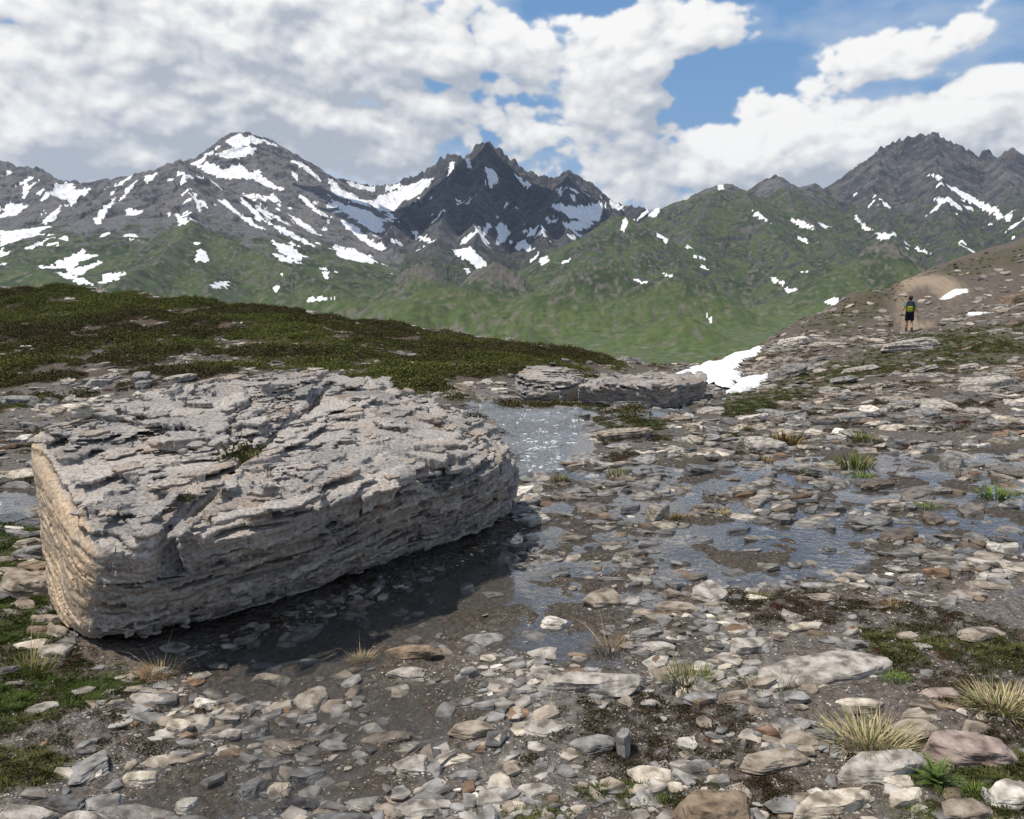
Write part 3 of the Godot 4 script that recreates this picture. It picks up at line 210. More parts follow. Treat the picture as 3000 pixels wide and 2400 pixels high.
# named stones: x, z, width, flatness, tone, depth, shape, turn, label
const STONES := [[0.657, -2.387, 0.271, 0.99, "brown", 0.8, 3, -15.0, "angular brown block with flat top at the bottom edge"],
	[0.419, -2.874, 0.091, 1.5, "grey", 0.55, 5, 70.0, "upright dark split stone standing on edge beside grey slab"],
	[1.044, -2.478, 0.247, 0.36, "cream", 0.5, 1, 19.0, "long cream stone with white quartz streak"],
	[0.907, -2.517, 0.121, 0.3, "grey", 0.8, 2, -10.0, "blue-grey triangular slab touching the long cream stone"],
	[1.332, -3.417, 0.645, 0.22, "pale", 0.45, 4, 18.0, "widest pale slab half sunk behind the grass patch"],
	[0.351, -3.383, 0.413, 0.28, "pale", 0.4, 6, -8.0, "long low slab with pale rim left of the spiky grass tuft"],
	[0.933, -2.739, 0.214, 0.38, "tan", 0.5, 7, 7.0, "tan layered slab right of the thin upright stone"],
	[0.87, -2.873, 0.034, 1.5, "pale", 0.5, 8, 40.0, "thin pale upright stone like a post"],
	[0.777, -2.755, 0.061, 0.9, "tan", 0.5, 9, 16.0, "narrow tan leaning stone beside the upright post stone"],
	[0.509, -2.717, 0.175, 0.35, "cream", 0.6, 10, -17.0, "cream slab with quartz cap below the dark split stone"],
	[0.305, -2.907, 0.154, 0.4, "grey", 0.7, 11, -10.0, "blue-grey flat slab left of the dark split stone"],
	[0.788, -3.226, 0.147, 0.35, "grey", 0.6, 12, 13.0, "grey slab just below the spiky grass tuft"],
	[0.93, -3.209, 0.147, 0.4, "tan", 0.6, 13, 8.0, "tan slab right of the one below the spiky tuft"],
	[1.275, -2.647, 0.278, 0.35, "pale", 0.6, 1, 14.0, "broad pale pitted slab below the straw grass clump"],
	[1.31, -2.566, 0.104, 0.6, "cream", 0.7, 3, -18.0, "cream quartz lump at end of the pitted slab"],
	[1.627, -2.738, 0.317, 0.4, "pink", 0.5, 5, -18.0, "large pinkish slab behind the feathery green plant"],
	[1.519, -2.934, 0.179, 0.4, "tan", 0.6, 7, 8.0, "tan rounded slab right of the straw grass clump"],
	[1.616, -2.454, 0.144, 0.55, "white", 0.7, 9, 17.0, "white quartz rock at the right edge"],
	[0.513, -4.418, 0.235, 0.5, "tan", 0.7, 2, 19.0, "big tan rock at the edge of the wet ground"],
	[0.878, -4.218, 0.215, 0.4, "tan", 0.6, 4, -15.0, "tan slab between wet ground and quartz block"],
	[1.15, -3.724, 0.227, 0.5, "pale", 0.6, 6, 12.0, "pale block with cream quartz on its right half"],
	[1.696, -4.335, 0.202, 0.35, "tan", 0.6, 8, 1.0, "tan flat slab on the gravel above the quartz block"],
	[1.758, -3.16, 0.159, 0.35, "pink", 0.5, 10, -9.0, "pinkish oval slab above the leafy clump on the right"],
	[1.402, -3.13, 0.171, 0.4, "cream", 0.5, 12, -18.0, "cream slab above the straw grass clump"],
	[0.083, -2.647, 0.109, 0.35, "pale", 0.7, 11, -9.0, "pale slab alone on soil at the lower middle"],
	[0.138, -3.045, 0.204, 0.3, "pale", 0.6, 13, -12.0, "broad pale slab left of the blue-grey slab"],
	[0.047, -3.094, 0.101, 0.35, "tan", 0.6, 0, -8.0, "tan tilted slab at the edge of the stream gravel"],
	[1.074, -2.843, 0.148, 0.3, "tan", 0.7, 3, -15.0, "smooth tan slab touching the straw grass clump"],
	[0.697, -4.166, 0.144, 0.4, "tan", 0.6, 5, -17.0, "tan wedge stone on wet ground by a tuft"],
	[1.14, -2.491, 0.055, 0.6, "white", 0.8, 7, -14.0, "small white stone at tip of the long cream stone"],
	[0.157, -3.764, 0.148, 0.5, "pale", 0.7, 2, -3.0, "pale rounded stone left of the brown grass clump"],
	[0.671, -3.887, 0.172, 0.4, "grey", 0.5, 9, 17.0, "grey slab behind the brown grass clump"],
	[1.434, -2.407, 0.148, 0.4, "tan", 0.7, 4, 4.0, "tan mottled slab below the young green shoots"],
	[1.295, -2.492, 0.13, 0.4, "cream", 0.6, 6, 19.0, "cream oblong stone left of the green shoots"],
	[0.224, -2.529, 0.052, 0.7, "cream", 0.8, 8, 2.0, "cream pebble above the reddish moss"],
	[0.567, -2.628, 0.063, 0.6, "cream", 0.8, 10, -4.0, "cream pebble in the reddish moss"],
	[0.708, -3.767, 0.144, 0.35, "pale", 0.6, 11, -18.0, "pale slab right of the brown grass clump"],
	[1.466, -3.929, 0.168, 0.35, "cream", 0.5, 12, 1.0, "cream slab in line above the widest pale slab"],
	[1.322, -3.842, 0.094, 0.5, "tan", 0.7, 13, -14.0, "tan stone right behind the quartz block"],
	[1.599, -3.675, 0.124, 0.4, "grey", 0.7, 1, 3.0, "grey slab above right end of the widest slab"],
	[1.893, -3.769, 0.156, 0.35, "tan", 0.6, 3, -1.0, "tan slab among small gravel at the right"],
	[2.466, -4.284, 0.254, 0.3, "tan", 0.5, 5, 18.0, "long tan slab in the gravel at the right side"],
	[2.239, -3.747, 0.227, 0.25, "tan", 0.5, 7, 18.0, "thin tan slab at the right in gravel"],
	[-2.198, -3.77, 0.181, 0.4, "pale", 0.8, 9, -18.0, "pale slab leaning at the foot of the boulder's ochre end"],
	[-2.363, -3.855, 0.152, 0.45, "cream", 0.7, 2, 17.0, "cream slab beside the boulder's ochre end"],
	[-2.31, -3.981, 0.112, 0.8, "tan", 0.7, 4, -20.0, "tan wedge stone against the boulder's ochre end"],
	[-1.115, -3.608, 0.169, 0.4, "cream", 0.5, 6, -7.0, "cream layered slab in the brown pool"],
	[-1.341, -3.361, 0.102, 0.6, "white", 0.8, 8, -16.0, "white stone at the brown pool's edge"],
	[-1.294, -3.196, 0.126, 0.7, "pale", 0.8, 10, 0.0, "pale blocky stone below the white pool stone"],
	[-1.355, -3.128, 0.102, 0.6, "cream", 0.8, 12, -10.0, "cream stone left of the blocky stone"],
	[-1.571, -3.347, 0.163, 0.4, "pale", 0.6, 11, -5.0, "pale slab at the left end of the brown pool"],
	[-1.118, -2.614, 0.077, 0.75, "white", 0.9, 13, 19.0, "round white quartz cobble in the shallow stream"],
	[-1.397, -2.595, 0.152, 0.4, "grey", 0.8, 0, 15.0, "broad grey slab in the lower left gravel"],
	[-1.253, -2.527, 0.234, 0.3, "pale", 0.5, 1, 6.0, "long pale slab below the broad grey slab"],
	[-1.521, -2.582, 0.187, 0.4, "slate", 0.5, 3, -10.0, "dark slab left of the broad grey slab"],
	[-1.424, -2.482, 0.161, 0.35, "pale", 0.5, 5, -13.0, "pale tilted slab near the lower left corner"],
	[-1.136, -2.385, 0.1, 1.2, "rust", 0.8, 7, 20.0, "rusty knobbly stone standing up in the stream gravel"],
	[-1.226, -2.353, 0.14, 0.5, "grey", 0.6, 9, 1.0, "grey slab left of the rusty knobbly stone"],
	[-0.715, -2.404, 0.164, 0.55, "grey", 0.6, 2, -1.0, "smooth grey rounded stone at the bottom edge"],
	[-0.745, -2.609, 0.134, 0.5, "slate", 0.6, 4, 4.0, "dark wet oval stone above the smooth grey one"],
	[-0.755, -2.794, 0.131, 0.6, "grey", 0.8, 6, 3.0, "grey square block in the middle of the stream"],
	[-0.859, -2.988, 0.205, 0.45, "tan", 0.5, 8, 3.0, "tan layered block above the grey square block"],
	[-1.053, -3.153, 0.157, 0.45, "grey", 0.7, 10, 11.0, "grey slab in the shallow stream above the layered block"],
	[-1.137, -3.096, 0.097, 0.45, "pale", 0.7, 12, 6.0, "pale squarish slab left of the shallow stream"],
	[-0.499, -3.029, 0.183, 0.35, "tan", 0.5, 11, -3.0, "tan overhanging slab on the stream gravel"],
	[-0.39, -2.945, 0.09, 0.4, "pale", 0.8, 13, -5.0, "pale rounded slab below the overhanging tan one"],
	[-0.208, -3.292, 0.132, 0.5, "pale", 0.7, 0, 15.0, "pale wedge slab right of the stream"],
	[-0.494, -3.823, 0.247, 0.35, "brown", 0.5, 1, -4.0, "brown slab lying in the brown pool by a straw tuft"],
	[-0.474, -3.616, 0.201, 0.3, "pale", 0.5, 3, -17.0, "thin pale slab between pool and gravel"],
	[-0.201, -3.575, 0.093, 0.8, "grey", 0.7, 5, 19.0, "grey tall stone tilted up at the pool's right end"],
	[-0.045, -3.482, 0.124, 0.5, "pale", 0.7, 7, 18.0, "pale layered slab right of the tilted grey stone"],
	[-0.15, -3.05, 0.171, 0.4, "tan", 0.6, 9, 5.0, "tan slab below the pale wedge slab"],
	[-0.366, -2.813, 0.126, 0.5, "pale", 0.7, 2, -1.0, "pale blocky stone of the cluster in the middle"],
	[-0.466, -2.776, 0.072, 0.4, "pale", 0.6, 4, -4.0, "pale triangular slab left of the middle cluster"],
	[-0.167, -2.743, 0.096, 0.4, "grey", 0.7, 6, -1.0, "grey smooth slab at the right of the middle cluster"],
	[-0.505, -2.597, 0.109, 0.35, "pale", 0.7, 8, 18.0, "pale flat slab below the middle cluster"],
	[-0.305, -2.56, 0.155, 0.35, "pale", 0.5, 10, 7.0, "pale broad slab above the bright green grass tuft"],
	[-0.591, -2.467, 0.229, 0.3, "grey", 0.5, 12, -0.0, "wet grey slab joined to the smooth bottom stone"],
	[-0.904, -2.346, 0.104, 0.45, "pale", 0.7, 11, -10.0, "pale speckled stone at the bottom edge left of the smooth one"],
	[-1.59, -2.475, 0.183, 0.4, "pale", 0.6, 13, -10.0, "pale slab at the left edge near the corner"],
	[-1.337, -2.754, 0.145, 0.5, "cream", 0.5, 0, 11.0, "cream long stone standing diagonally in lower left gravel"],
	[11.169, -23.15, 1.429, 0.4, "pale", 0.5, 1, 8.0, "long flat slab on the grass below the hiker"],
	[9.218, -16.52, 0.526, 0.6, "pale", 0.7, 3, 13.0, "pale rounded stone on grass at the right"],
	[7.795, -13.441, 1.011, 0.4, "pale", 0.5, 5, 2.0, "big pale stone at the right below the grass"],
	[7.618, -17.971, 0.725, 0.3, "pale", 0.5, 7, -4.0, "pale flat slab at the grass band's lower edge"],
	[7.222, -21.039, 0.413, 0.5, "pale", 0.6, 9, -8.0, "pale slab tilted on the slope above the grass band"],
	[6.07, -13.025, 0.49, 0.35, "tan", 0.6, 2, -18.0, "tan slab on soil below the grass band"],
	[2.924, -6.082, 0.149, 0.55, "cream", 0.8, 4, 16.0, "cream round cobble on wet gravel at the right"],
	[2.777, -5.63, 0.12, 0.7, "tan", 0.8, 6, -10.0, "tan pyramid cobble below the cream one"],
	[2.239, -5.813, 0.198, 0.3, "grey", 0.6, 8, 0.0, "grey tilted slab on the wet gravel"],
	[4.39, -7.015, 0.389, 0.35, "tan", 0.6, 10, -6.0, "pale tan slab at the right edge of the wet gravel"],
	[1.295, -9.414, 0.624, 0.4, "tan", 0.6, 12, 0.0, "tan ledge stone on the near bank of the stream"],
	[0.703, -5.528, 0.233, 0.3, "tan", 0.6, 13, -16.0, "tan flat slab right of the boulder's tip"],
	[0.798, -5.245, 0.197, 0.35, "tan", 0.6, 11, 11.0, "tan slab next to the tan flat slab by the boulder's tip"],
	[0.563, -5.445, 0.141, 0.4, "slate", 0.6, 0, 11.0, "dark slab in water near the boulder's tip"],
	[-0.133, -4.625, 0.136, 0.15, "pale", 0.8, 1, 9.0, "pale flat slab barely out of the pool"],
	[11.148, -23.065, 1.482, 0.35, "pale", 0.45, 3, 2.0, "long split slab just below the hiker's path"],
	[28.913, -58.415, 0.656, 0.5, "cream", 0.7, 5, 9.0, "cream stone right behind the hiker"],
	[29.734, -49.034, 1.945, 0.7, "brown", 0.6, 7, 4.0, "big overhanging dark-faced block on the slope at the right"],
	[19.717, -32.316, 0.682, 0.5, "brown", 0.6, 9, -7.0, "brown mossy block on the grass at the right"],
	[9.267, -16.601, 0.525, 0.5, "pale", 0.6, 2, 13.0, "pale boulder at the grass edge on the right"],
	[16.216, -27.521, 0.881, 0.35, "pale", 0.5, 4, 14.0, "pale slab on grass right of the hiker"],
	[13.498, -21.807, 0.408, 0.5, "pale", 0.7, 6, 3.0, "pale rock on grass at the right edge"],
	[-2.764, -4.511, 0.358, 0.5, "tan", 0.7, 8, -11.0, "large tan slab leaning against the boulder's ochre end"],
	[-2.778, -4.685, 0.18, 0.6, "tan", 0.7, 10, 16.0, "tan block on top of the leaning slab"],
	[-2.926, -4.85, 0.246, 0.5, "brown", 0.6, 12, -18.0, "brown rock behind the tan block by the boulder"],
	[-3.122, -5.149, 0.206, 0.6, "grey", 0.7, 11, 19.0, "grey wedge rock on grass behind the leaning slabs"],
	[-2.483, -4.171, 0.177, 0.4, "tan", 0.5, 13, -5.0, "tan stone wedged under the leaning slab"],
	[-2.438, -4.027, 0.143, 0.5, "brown", 0.6, 0, 7.0, "brown rounded stone in grass by the boulder"]]
const MARKS := [[0.645, -2.342, 2.429, "the brown block at the bottom edge"],
	[0.419, -2.861, 2.891, "the dark split stone"],
	[0.311, -3.561, 3.574, "the long low slab with pale rim"],
	[1.362, -3.461, 3.719, "the widest pale slab"],
	[1.348, -2.874, 3.175, "the straw grass clump"],
	[1.463, -2.629, 3.009, "the feathery green plant"],
	[2.065, -3.373, 3.955, "the right edge gravel"],
	[-0.885, -4.07, 4.165, "the brown pool"],
	[-1.115, -2.596, 2.826, "the white quartz cobble"],
	[-0.757, -2.837, 2.936, "the grey square block in the stream"],
	[-1.397, -2.606, 2.957, "the broad grey slab at lower left"],
	[-0.728, -2.377, 2.486, "the smooth grey bottom stone"],
	[-0.143, -3.243, 3.246, "the pale wedge slab"],
	[-2.07, -3.506, 4.071, "the boulder's ochre end"],
	[0.353, -5.485, 5.497, "the boulder's tip"],
	[1.399, -5.956, 6.118, "the middle of the wet gravel"],
	[2.94, -6.279, 6.933, "the cream round cobble"],
	[1.279, -8.663, 8.757, "the tan ledge stone on the bank"],
	[3.291, -9.779, 10.318, "the brown grass clumps beyond the wet gravel"],
	[5.108, -9.338, 10.644, "the big pale stone below the grass"],
	[6.167, -17.375, 18.437, "the grass band"],
	[5.091, -24.439, 24.964, "the snow tongue"],
	[20.304, -42.274, 46.897, "the hiker"],
	[-5.632, -9.561, 11.096, "the far bank behind the boulder"],
	[-3.276, -13.062, 13.466, "the bank beyond the boulder's top"]]
const SNOWPATCH := [[4.14, -21.34, 5.86, -25.43, 7.94, -29.8, 11.14, -36.81, 10.73, -35.62, 8.68, -28.95, 8.32, -27.87, 7.77, -26.8, 7.12, -25.34, 6.58, -24.14, 6.3, -23.67, 6.02, -23.16, 5.7, -22.5, 5.89, -22.57, 6.07, -22.62, 6.25, -22.65, 5.93, -21.43, 5.69, -20.48, 5.53, -19.84, 5.29, -19.21, 5.05, -18.57, 4.55, -16.93, 4.64, -17.97, 4.61, -18.63, 4.5, -19.01, 4.22, -18.75, 3.92, -18.37, 3.62, -17.94, 3.78, -18.97, 3.9, -19.85],
	[4.26, -16.11, 5.39, -19.33, 6.26, -20.13, 5.82, -18.99, 5.09, -17.73],
	[30.11, -58.41, 31.12, -59.44, 32.25, -60.07, 32.88, -59.9, 32.16, -58.84, 31.36, -58.72, 30.42, -58.18],
	[24.89, -45.24, 26.56, -47.17, 26.36, -45.71, 25.19, -44.18]]
# grass tufts: x, z, half width, kind, label
const TUFTS := [[-0.731, -3.785, 0.091, "straw", "thin straw tuft with one tall stalk in the brown pool"],
	[0.77, -3.392, 0.166, "green", "spiky green tuft with long bent straws in the middle"],
	[0.486, -3.777, 0.143, "brown", "brownish grass clump with long dry straws by the wet ground"],
	[1.314, -2.815, 0.191, "pale", "broad straw-coloured grass clump with green tips"],
	[1.922, -3.041, 0.169, "pale", "dense green and straw clump at the right edge"],
	[1.494, -2.242, 0.108, "pale", "dry straw tuft at the bottom right corner"],
	[-0.197, -2.361, 0.066, "bright", "bright green tuft at the bottom edge"],
	[0.989, -7.553, 0.169, "green", "olive tuft at the stream's near bank"],
	[0.447, -7.421, 0.132, "green", "small tuft between boulder tip and stream"],
	[0.446, -7.052, 0.073, "bright", "tiny bright tuft below the one near the boulder tip"],
	[3.234, -7.608, 0.292, "green", "wide green tuft on the wet gravel"],
	[3.109, -7.121, 0.137, "bright", "bright green tuft just below the wide one"],
	[3.165, -6.123, 0.133, "bright", "bright tuft right of the wet gravel's middle"],
	[3.82, -6.316, 0.218, "bright", "long bright tuft near the right edge of wet gravel"],
	[2.69, -7.396, 0.128, "green", "small green tuft left of the wide one"],
	[3.216, -6.455, 0.107, "green", "small tuft above the bright one on wet gravel"],
	[1.271, -6.082, 0.13, "brown", "brown-green tuft on gravel right of the boulder tip"],
	[1.623, -6.19, 0.114, "straw", "pale thin tuft beside the brown-green one"],
	[0.864, -5.647, 0.077, "brown", "round dark tuft on a tan slab"],
	[3.09, -9.136, 0.311, "brown", "brown grass clump on the bank slope"],
	[2.857, -10.027, 0.168, "green", "small green clump on the bank slope"],
	[3.922, -9.018, 0.23, "green", "olive clump below the big slope grass"],
	[1.502, -7.025, 0.085, "straw", "faint straw tuft on the gravel"],
	[2.511, -8.025, 0.148, "brown", "flat brown tuft at the wet gravel's upper edge"],
	[0.153, -3.252, 0.063, "green", "green tuft left of the spiky one"],
	[1.909, -5.608, 0.071, "green", "lone small tuft in the gravel"],
	[3.931, -7.001, 0.118, "brown", "brown tuft near the right edge of wet gravel"],
	[1.4, -4.462, 0.086, "green", "green moss tuft among gravel slabs"],
	[2.004, -4.148, 0.098, "brown", "olive moss tuft right in the gravel"],
	[1.185, -3.337, 0.101, "green", "short green grass beside the spiky tuft"],
	[1.645, -3.323, 0.081, "bright", "bright short grass in the right gravel"],
	[-1.65, -3.627, 0.137, "straw", "grey dry grass hanging under the boulder's lower edge"],
	[-2.221, -3.591, 0.156, "green", "green turf tuft by the boulder's ochre end"],
	[1.004, -2.472, 0.071, "green", "grass tuft right of the long cream stone"],
	[1.284, -2.431, 0.082, "bright", "young yellow-green shoots below the feathery plant"],
	[1.523, -2.494, 0.086, "bright", "yellow-green shoots at the right edge"],
	[0.019, -2.516, 0.06, "green", "short tuft in the reddish moss"],
	[0.373, -2.367, 0.058, "green", "tuft beside the brown block"]]
const FERN := Vector2(1.424, -2.557)
const HIKER := Vector2(20.142, -41.858)

var rng := RandomNumberGenerator.new()
var taken := {}
var mats := {}

func _ready() -> void:
	rng.seed = 41
	set_view()
	near_setup()
	far_setup()
	build_ground()
	build_water()
	build_mountains()
	build_boulder()
	build_island()
	build_stones()
	build_gravel()
	build_snow()
	build_shrubs()
	build_grass()
	build_clouds()
	build_hiker()

# ------------------------------------------------------------------ camera, sky, sun
func set_view() -> void:
	var cam := Camera3D.new()
	cam.name = "camera"
	cam.fov = 53.0
	cam.near = 0.05
	cam.far = 20000.0
	cam.position = Vector3(0, 1.6, 0)
	cam.rotation_degrees = Vector3(-8, 0, 0)
	add_child(cam)
	cam.current = true
	var env := Environment.new()
	env.background_mode = Environment.BG_SKY
	var sky := Sky.new()
	var pm := PanoramaSkyMaterial.new()
	pm.panorama = sky_texture()
	sky.sky_material = pm
	env.sky = sky
	env.tonemap_mode = Environment.TONE_MAPPER_LINEAR
	env.tonemap_exposure = 0.95
	env.sdfgi_enabled = true
	env.ssao_enabled = true
	env.ssil_enabled = true
	env.fog_enabled = true
	env.fog_density = 0.000028
	env.fog_light_color = Color(0.80, 0.88, 1.0)
	var we := WorldEnvironment.new()
	we.name = "world_environment"
	we.environment = env
	add_child(we)
	var sun := DirectionalLight3D.new()
	sun.name = "sun"
	sun.light_energy = 1.6
	sun.light_color = Color(1.0, 0.955, 0.89)
	sun.light_angular_distance = 0.55
	sun.shadow_enabled = true
	add_child(sun)
	sun.look_at_from_position(SUN * 10.0, Vector3.ZERO, Vector3.UP)

const SUN := Vector3(-0.38, 0.915, 0.12)

var sk1 := FastNoiseLite.new()
var sk2 := FastNoiseLite.new()
var sk3 := FastNoiseLite.new()
var sk4 := FastNoiseLite.new()
# where the large clouds and the blue gaps stand: azimuth, elevation, half widths (degrees), amount
const CLOUDS := [[-29.66, 11.3, 3.13, 3.42, 0.35], [-22.38, 14.13, 11.55, 4.86, 0.55], [-14.14, 15.06, 9.6, 4.48, 0.5], [-28.56, 9.87, 8.65, 3.17, 0.4], [-8.2, 9.61, 3.93, 1.97, 0.5], [2.27, 15.91, 8.27, 2.81, 0.6], [7.86, 16.74, 2.95, 1.97, 0.4], [6.72, 11.71, 3.94, 3.12, 0.75], [9.17, 13.36, 1.96, 1.8, 0.5], [1.66, 10.01, 1.99, 1.32, 0.55], [-2.48, 11.34, 3.64, 1.82, 0.4], [13.63, 16.17, 4.17, 1.44, 0.6], [22.75, 14.22, 6.06, 2.12, 0.65], [29.25, 14.83, 3.42, 2.0, 0.35], [20.81, 9.93, 6.78, 2.77, 0.7], [15.1, 8.65, 4.47, 1.75, 0.65], [27.39, 10.24, 4.96, 1.75, 0.55], [29.49, 11.58, 2.57, 1.14, 0.45], [7.11, 7.68, 4.6, 1.48, 0.5], [24.72, 8.01, 9.57, 1.79, 0.5], [-27.44, 8.1, 8.76, 2.04, 0.5], [-13.39, 11.19, 7.07, 1.93, 0.35], [-37.25, 11.54, 6.74, 5.18, 0.3], [37.13, 11.56, 5.19, 3.89, 0.3], [2.87, 18.61, 3.64, 0.79, -0.9], [12.51, 13.92, 2.9, 1.1, -0.8], [16.76, 14.61, 2.68, 1.26, -0.8], [18.8, 16.42, 2.49, 1.25, -0.7], [23.66, 12.27, 3.91, 0.72, -0.8], [28.4, 13.34, 2.59, 0.75, -0.7], [30.55, 14.65, 1.41, 1.97, -0.7], [-5.63, 13.18, 1.98, 0.53, -0.5], [-10.0, 12.34, 1.95, 0.46, -0.45], [-4.25, 9.84, 0.99, 0.66, -0.35], [-0.74, 10.01, 0.86, 0.73, -0.3], [-18.95, 16.79, 1.56, 0.62, -0.55], [-14.36, 16.91, 0.77, 0.48, -0.4], [12.88, 12.02, 2.26, 0.58, -0.5], [11.08, 10.94, 1.62, 0.97, -0.3]]

func cloud_amount(az: float, el: float, rough: bool) -> float:
	var ca := deg_to_rad(az)
	var ce := deg_to_rad(el)
	var p := Vector3(sin(ca) * cos(ce), sin(ce) * 1.6, -cos(ca) * cos(ce)) * 100.0
	var d := 0.06 + 0.44 * sk1.get_noise_3dv(p)
	for c in CLOUDS:
		var ax: float = (az - c[0]) / c[2]
		var ay: float = (el - c[1]) / c[3]
		var q := ax * ax + ay * ay
		if q < 5.0:
			d += 0.72 * c[4] * exp(-q)
	if rough:
		d += 0.14 - 0.42 * sk2.get_noise_3dv(p) + 0.25 * sk3.get_noise_3dv(p)
	return d

func sky_color(az: float, el: float) -> Color:
	var e := clampf(el / 45.0, 0.0, 1.0)
	var blue := Color(0.225, 0.43, 0.70).lerp(Color(0.085, 0.235, 0.56), pow(e, 0.7))
	blue = blue.lerp(Color(0.55, 0.67, 0.82), exp(-maxf(el, 0.0) / 6.0) * 0.75)
	var d := cloud_amount(az, el, true)
	var veil := sk4.get_noise_3d(az * 1.0, el * 3.2, 0.0)
	blue = blue.lerp(Color(0.70, 0.76, 0.84), clampf(0.10 + veil * 0.9 + d * 0.45 + 0.30 * smoothstep(11.0, 5.0, el) + 0.1 * smoothstep(5.0, -20.0, az), 0.0, 0.75))
	# light falls in from the upper left: what lies that way decides how bright a billow is
	var d1 := cloud_amount(az - 0.32, el + 0.5, true)
	var d2 := cloud_amount(az - 0.9, el + 1.5, true)
	var d3 := cloud_amount(az - 1.8, el + 3.6, false)
	var lit := clampf(0.67 + (d - d1) * 0.7 + (d - d2) * 0.85 - maxf(d3 - 0.0, 0.0) * 0.5, 0.06, 1.0)
	var shade := Color(0.44, 0.49, 0.575).lerp(Color(1.04, 1.035, 1.02), lit)
	return blue.lerp(shade, smoothstep(0.05, 0.21, d))

func sky_texture() -> ImageTexture:
	sk1 = noise(5, 0.026, 3)
	sk2 = noise(9, 0.088, 5, FastNoiseLite.FRACTAL_RIDGED)
	sk3 = noise(10, 0.27, 5)
	sk4 = noise(3, 0.06, 5)
	# straight ahead (-z) is the left edge of a panorama, so azimuth runs from 0 at column 0 round to 360
	var low := Image.create(768, 384, false, Image.FORMAT_RGBF)
	for y in 384:
		var el := 90.0 - (y + 0.5) / 384.0 * 180.0
		for x in 768:
			if el < -1.0:
				low.set_pixel(x, y, Color(0.20, 0.20, 0.17))
			else:
				low.set_pixel(x, y, sky_color(wrapf((x + 0.5) / 768.0 * 360.0, -180.0, 180.0), el))
	low.resize(4096, 2048, Image.INTERPOLATE_CUBIC)
	for y in range(790, 985):
		var el := 90.0 - (y + 0.5) / 2048.0 * 180.0
		for x in range(-400, 400):
			low.set_pixel(posmod(x, 4096), y, sky_color((x + 0.5) / 4096.0 * 360.0, el))
	return ImageTexture.create_from_image(low)

# ------------------------------------------------------------------ helpers
func numbered(n: String) -> String:
	if not taken.has(n):
		taken[n] = 0
		return n
	taken[n] += 1
	return "%s_%03d" % [n, taken[n]]

func tag(o: Node, label: String, category: String, group := "", kind := "") -> void:
	if label:
		o.set_meta("label", label)
	if category:
		o.set_meta("category", category)
	if group:
		o.set_meta("group", group)
	if kind:
		o.set_meta("kind", kind)

func put_mesh(called: String, mesh: Mesh, mat: Material, parent: Node = null) -> MeshInstance3D:
	var o := MeshInstance3D.new()
	o.mesh = mesh
	o.material_override = mat
	if parent == null:
		o.name = numbered(called)
		add_child(o)
	else:
		o.name = called
		parent.add_child(o, true)
	return o

func array_mesh(v: PackedVector3Array, ix: PackedInt32Array, c := PackedColorArray(), n := PackedVector3Array()) -> ArrayMesh:
	var a := []
	a.resize(Mesh.ARRAY_MAX)
	a[Mesh.ARRAY_VERTEX] = v
	a[Mesh.ARRAY_INDEX] = ix
	if c.size():
		a[Mesh.ARRAY_COLOR] = c
	if n.size():
		a[Mesh.ARRAY_NORMAL] = n
	var m := ArrayMesh.new()
	m.add_surface_from_arrays(Mesh.PRIMITIVE_TRIANGLES, a)
	return m

func noise(sd: int, freq: float, oct := 1, kind := FastNoiseLite.FRACTAL_FBM) -> FastNoiseLite:
	var n := FastNoiseLite.new()
	n.seed = sd
	n.noise_type = FastNoiseLite.TYPE_SIMPLEX_SMOOTH
	n.frequency = freq
	n.fractal_type = kind if oct > 1 else FastNoiseLite.FRACTAL_NONE
	n.fractal_octaves = oct
	return n

func noise_tex(sd: int, freq: float, oct: int, lo: Color, mid: Color, hi: Color, side := 512) -> NoiseTexture2D:
	var t := NoiseTexture2D.new()
	t.width = side
	t.height = side
	t.seamless = true
	t.generate_mipmaps = false
	t.noise = noise(sd, freq, oct)
	var g := Gradient.new()
	g.offsets = PackedFloat32Array([0.18, 0.5, 0.82])
	g.colors = PackedColorArray([lo, mid, hi])
	t.color_ramp = g
	return t

func rough_mat(called: String, tint: Color, tex: Texture2D, bump: Texture2D, scale: float, depth: float, world := true, rough := 0.9, vertex := true) -> StandardMaterial3D:
	var m := StandardMaterial3D.new()
	m.resource_name = called
	m.albedo_color = tint.linear_to_srgb()
	m.vertex_color_use_as_albedo = vertex
	m.roughness = rough
	m.metallic_specular = 0.4
	m.albedo_texture = tex
	m.uv1_triplanar = true
	m.uv1_world_triplanar = world
	m.uv1_scale = Vector3.ONE * scale
	if bump:
		m.heightmap_enabled = true
		m.heightmap_texture = bump
		m.heightmap_scale = depth
	return m

func plain_mat(called: String, linear: Color, rough := 0.8, vertex := false) -> StandardMaterial3D:
	var m := StandardMaterial3D.new()
	m.resource_name = called
	m.albedo_color = linear.linear_to_srgb()
	m.roughness = rough
	m.metallic_specular = 0.35
	m.vertex_color_use_as_albedo = vertex
	return m

# ------------------------------------------------------------------ the near ground
const GC := 220
const GR := 170
const GA := 60.0
const GR0 := 0.7
const GR1 := 112.0
var bg := PackedFloat32Array()
var zone := {}
var n_low := noise(11, 0.35, 2)
var n_mid := noise(12, 1.6, 3)
var n_fin := noise(13, 7.0, 2)
var n_patch := noise(14, 0.55, 4)
var n_heath := noise(404, 0.42, 3)
var n_speck := noise(15, 3.5, 3)

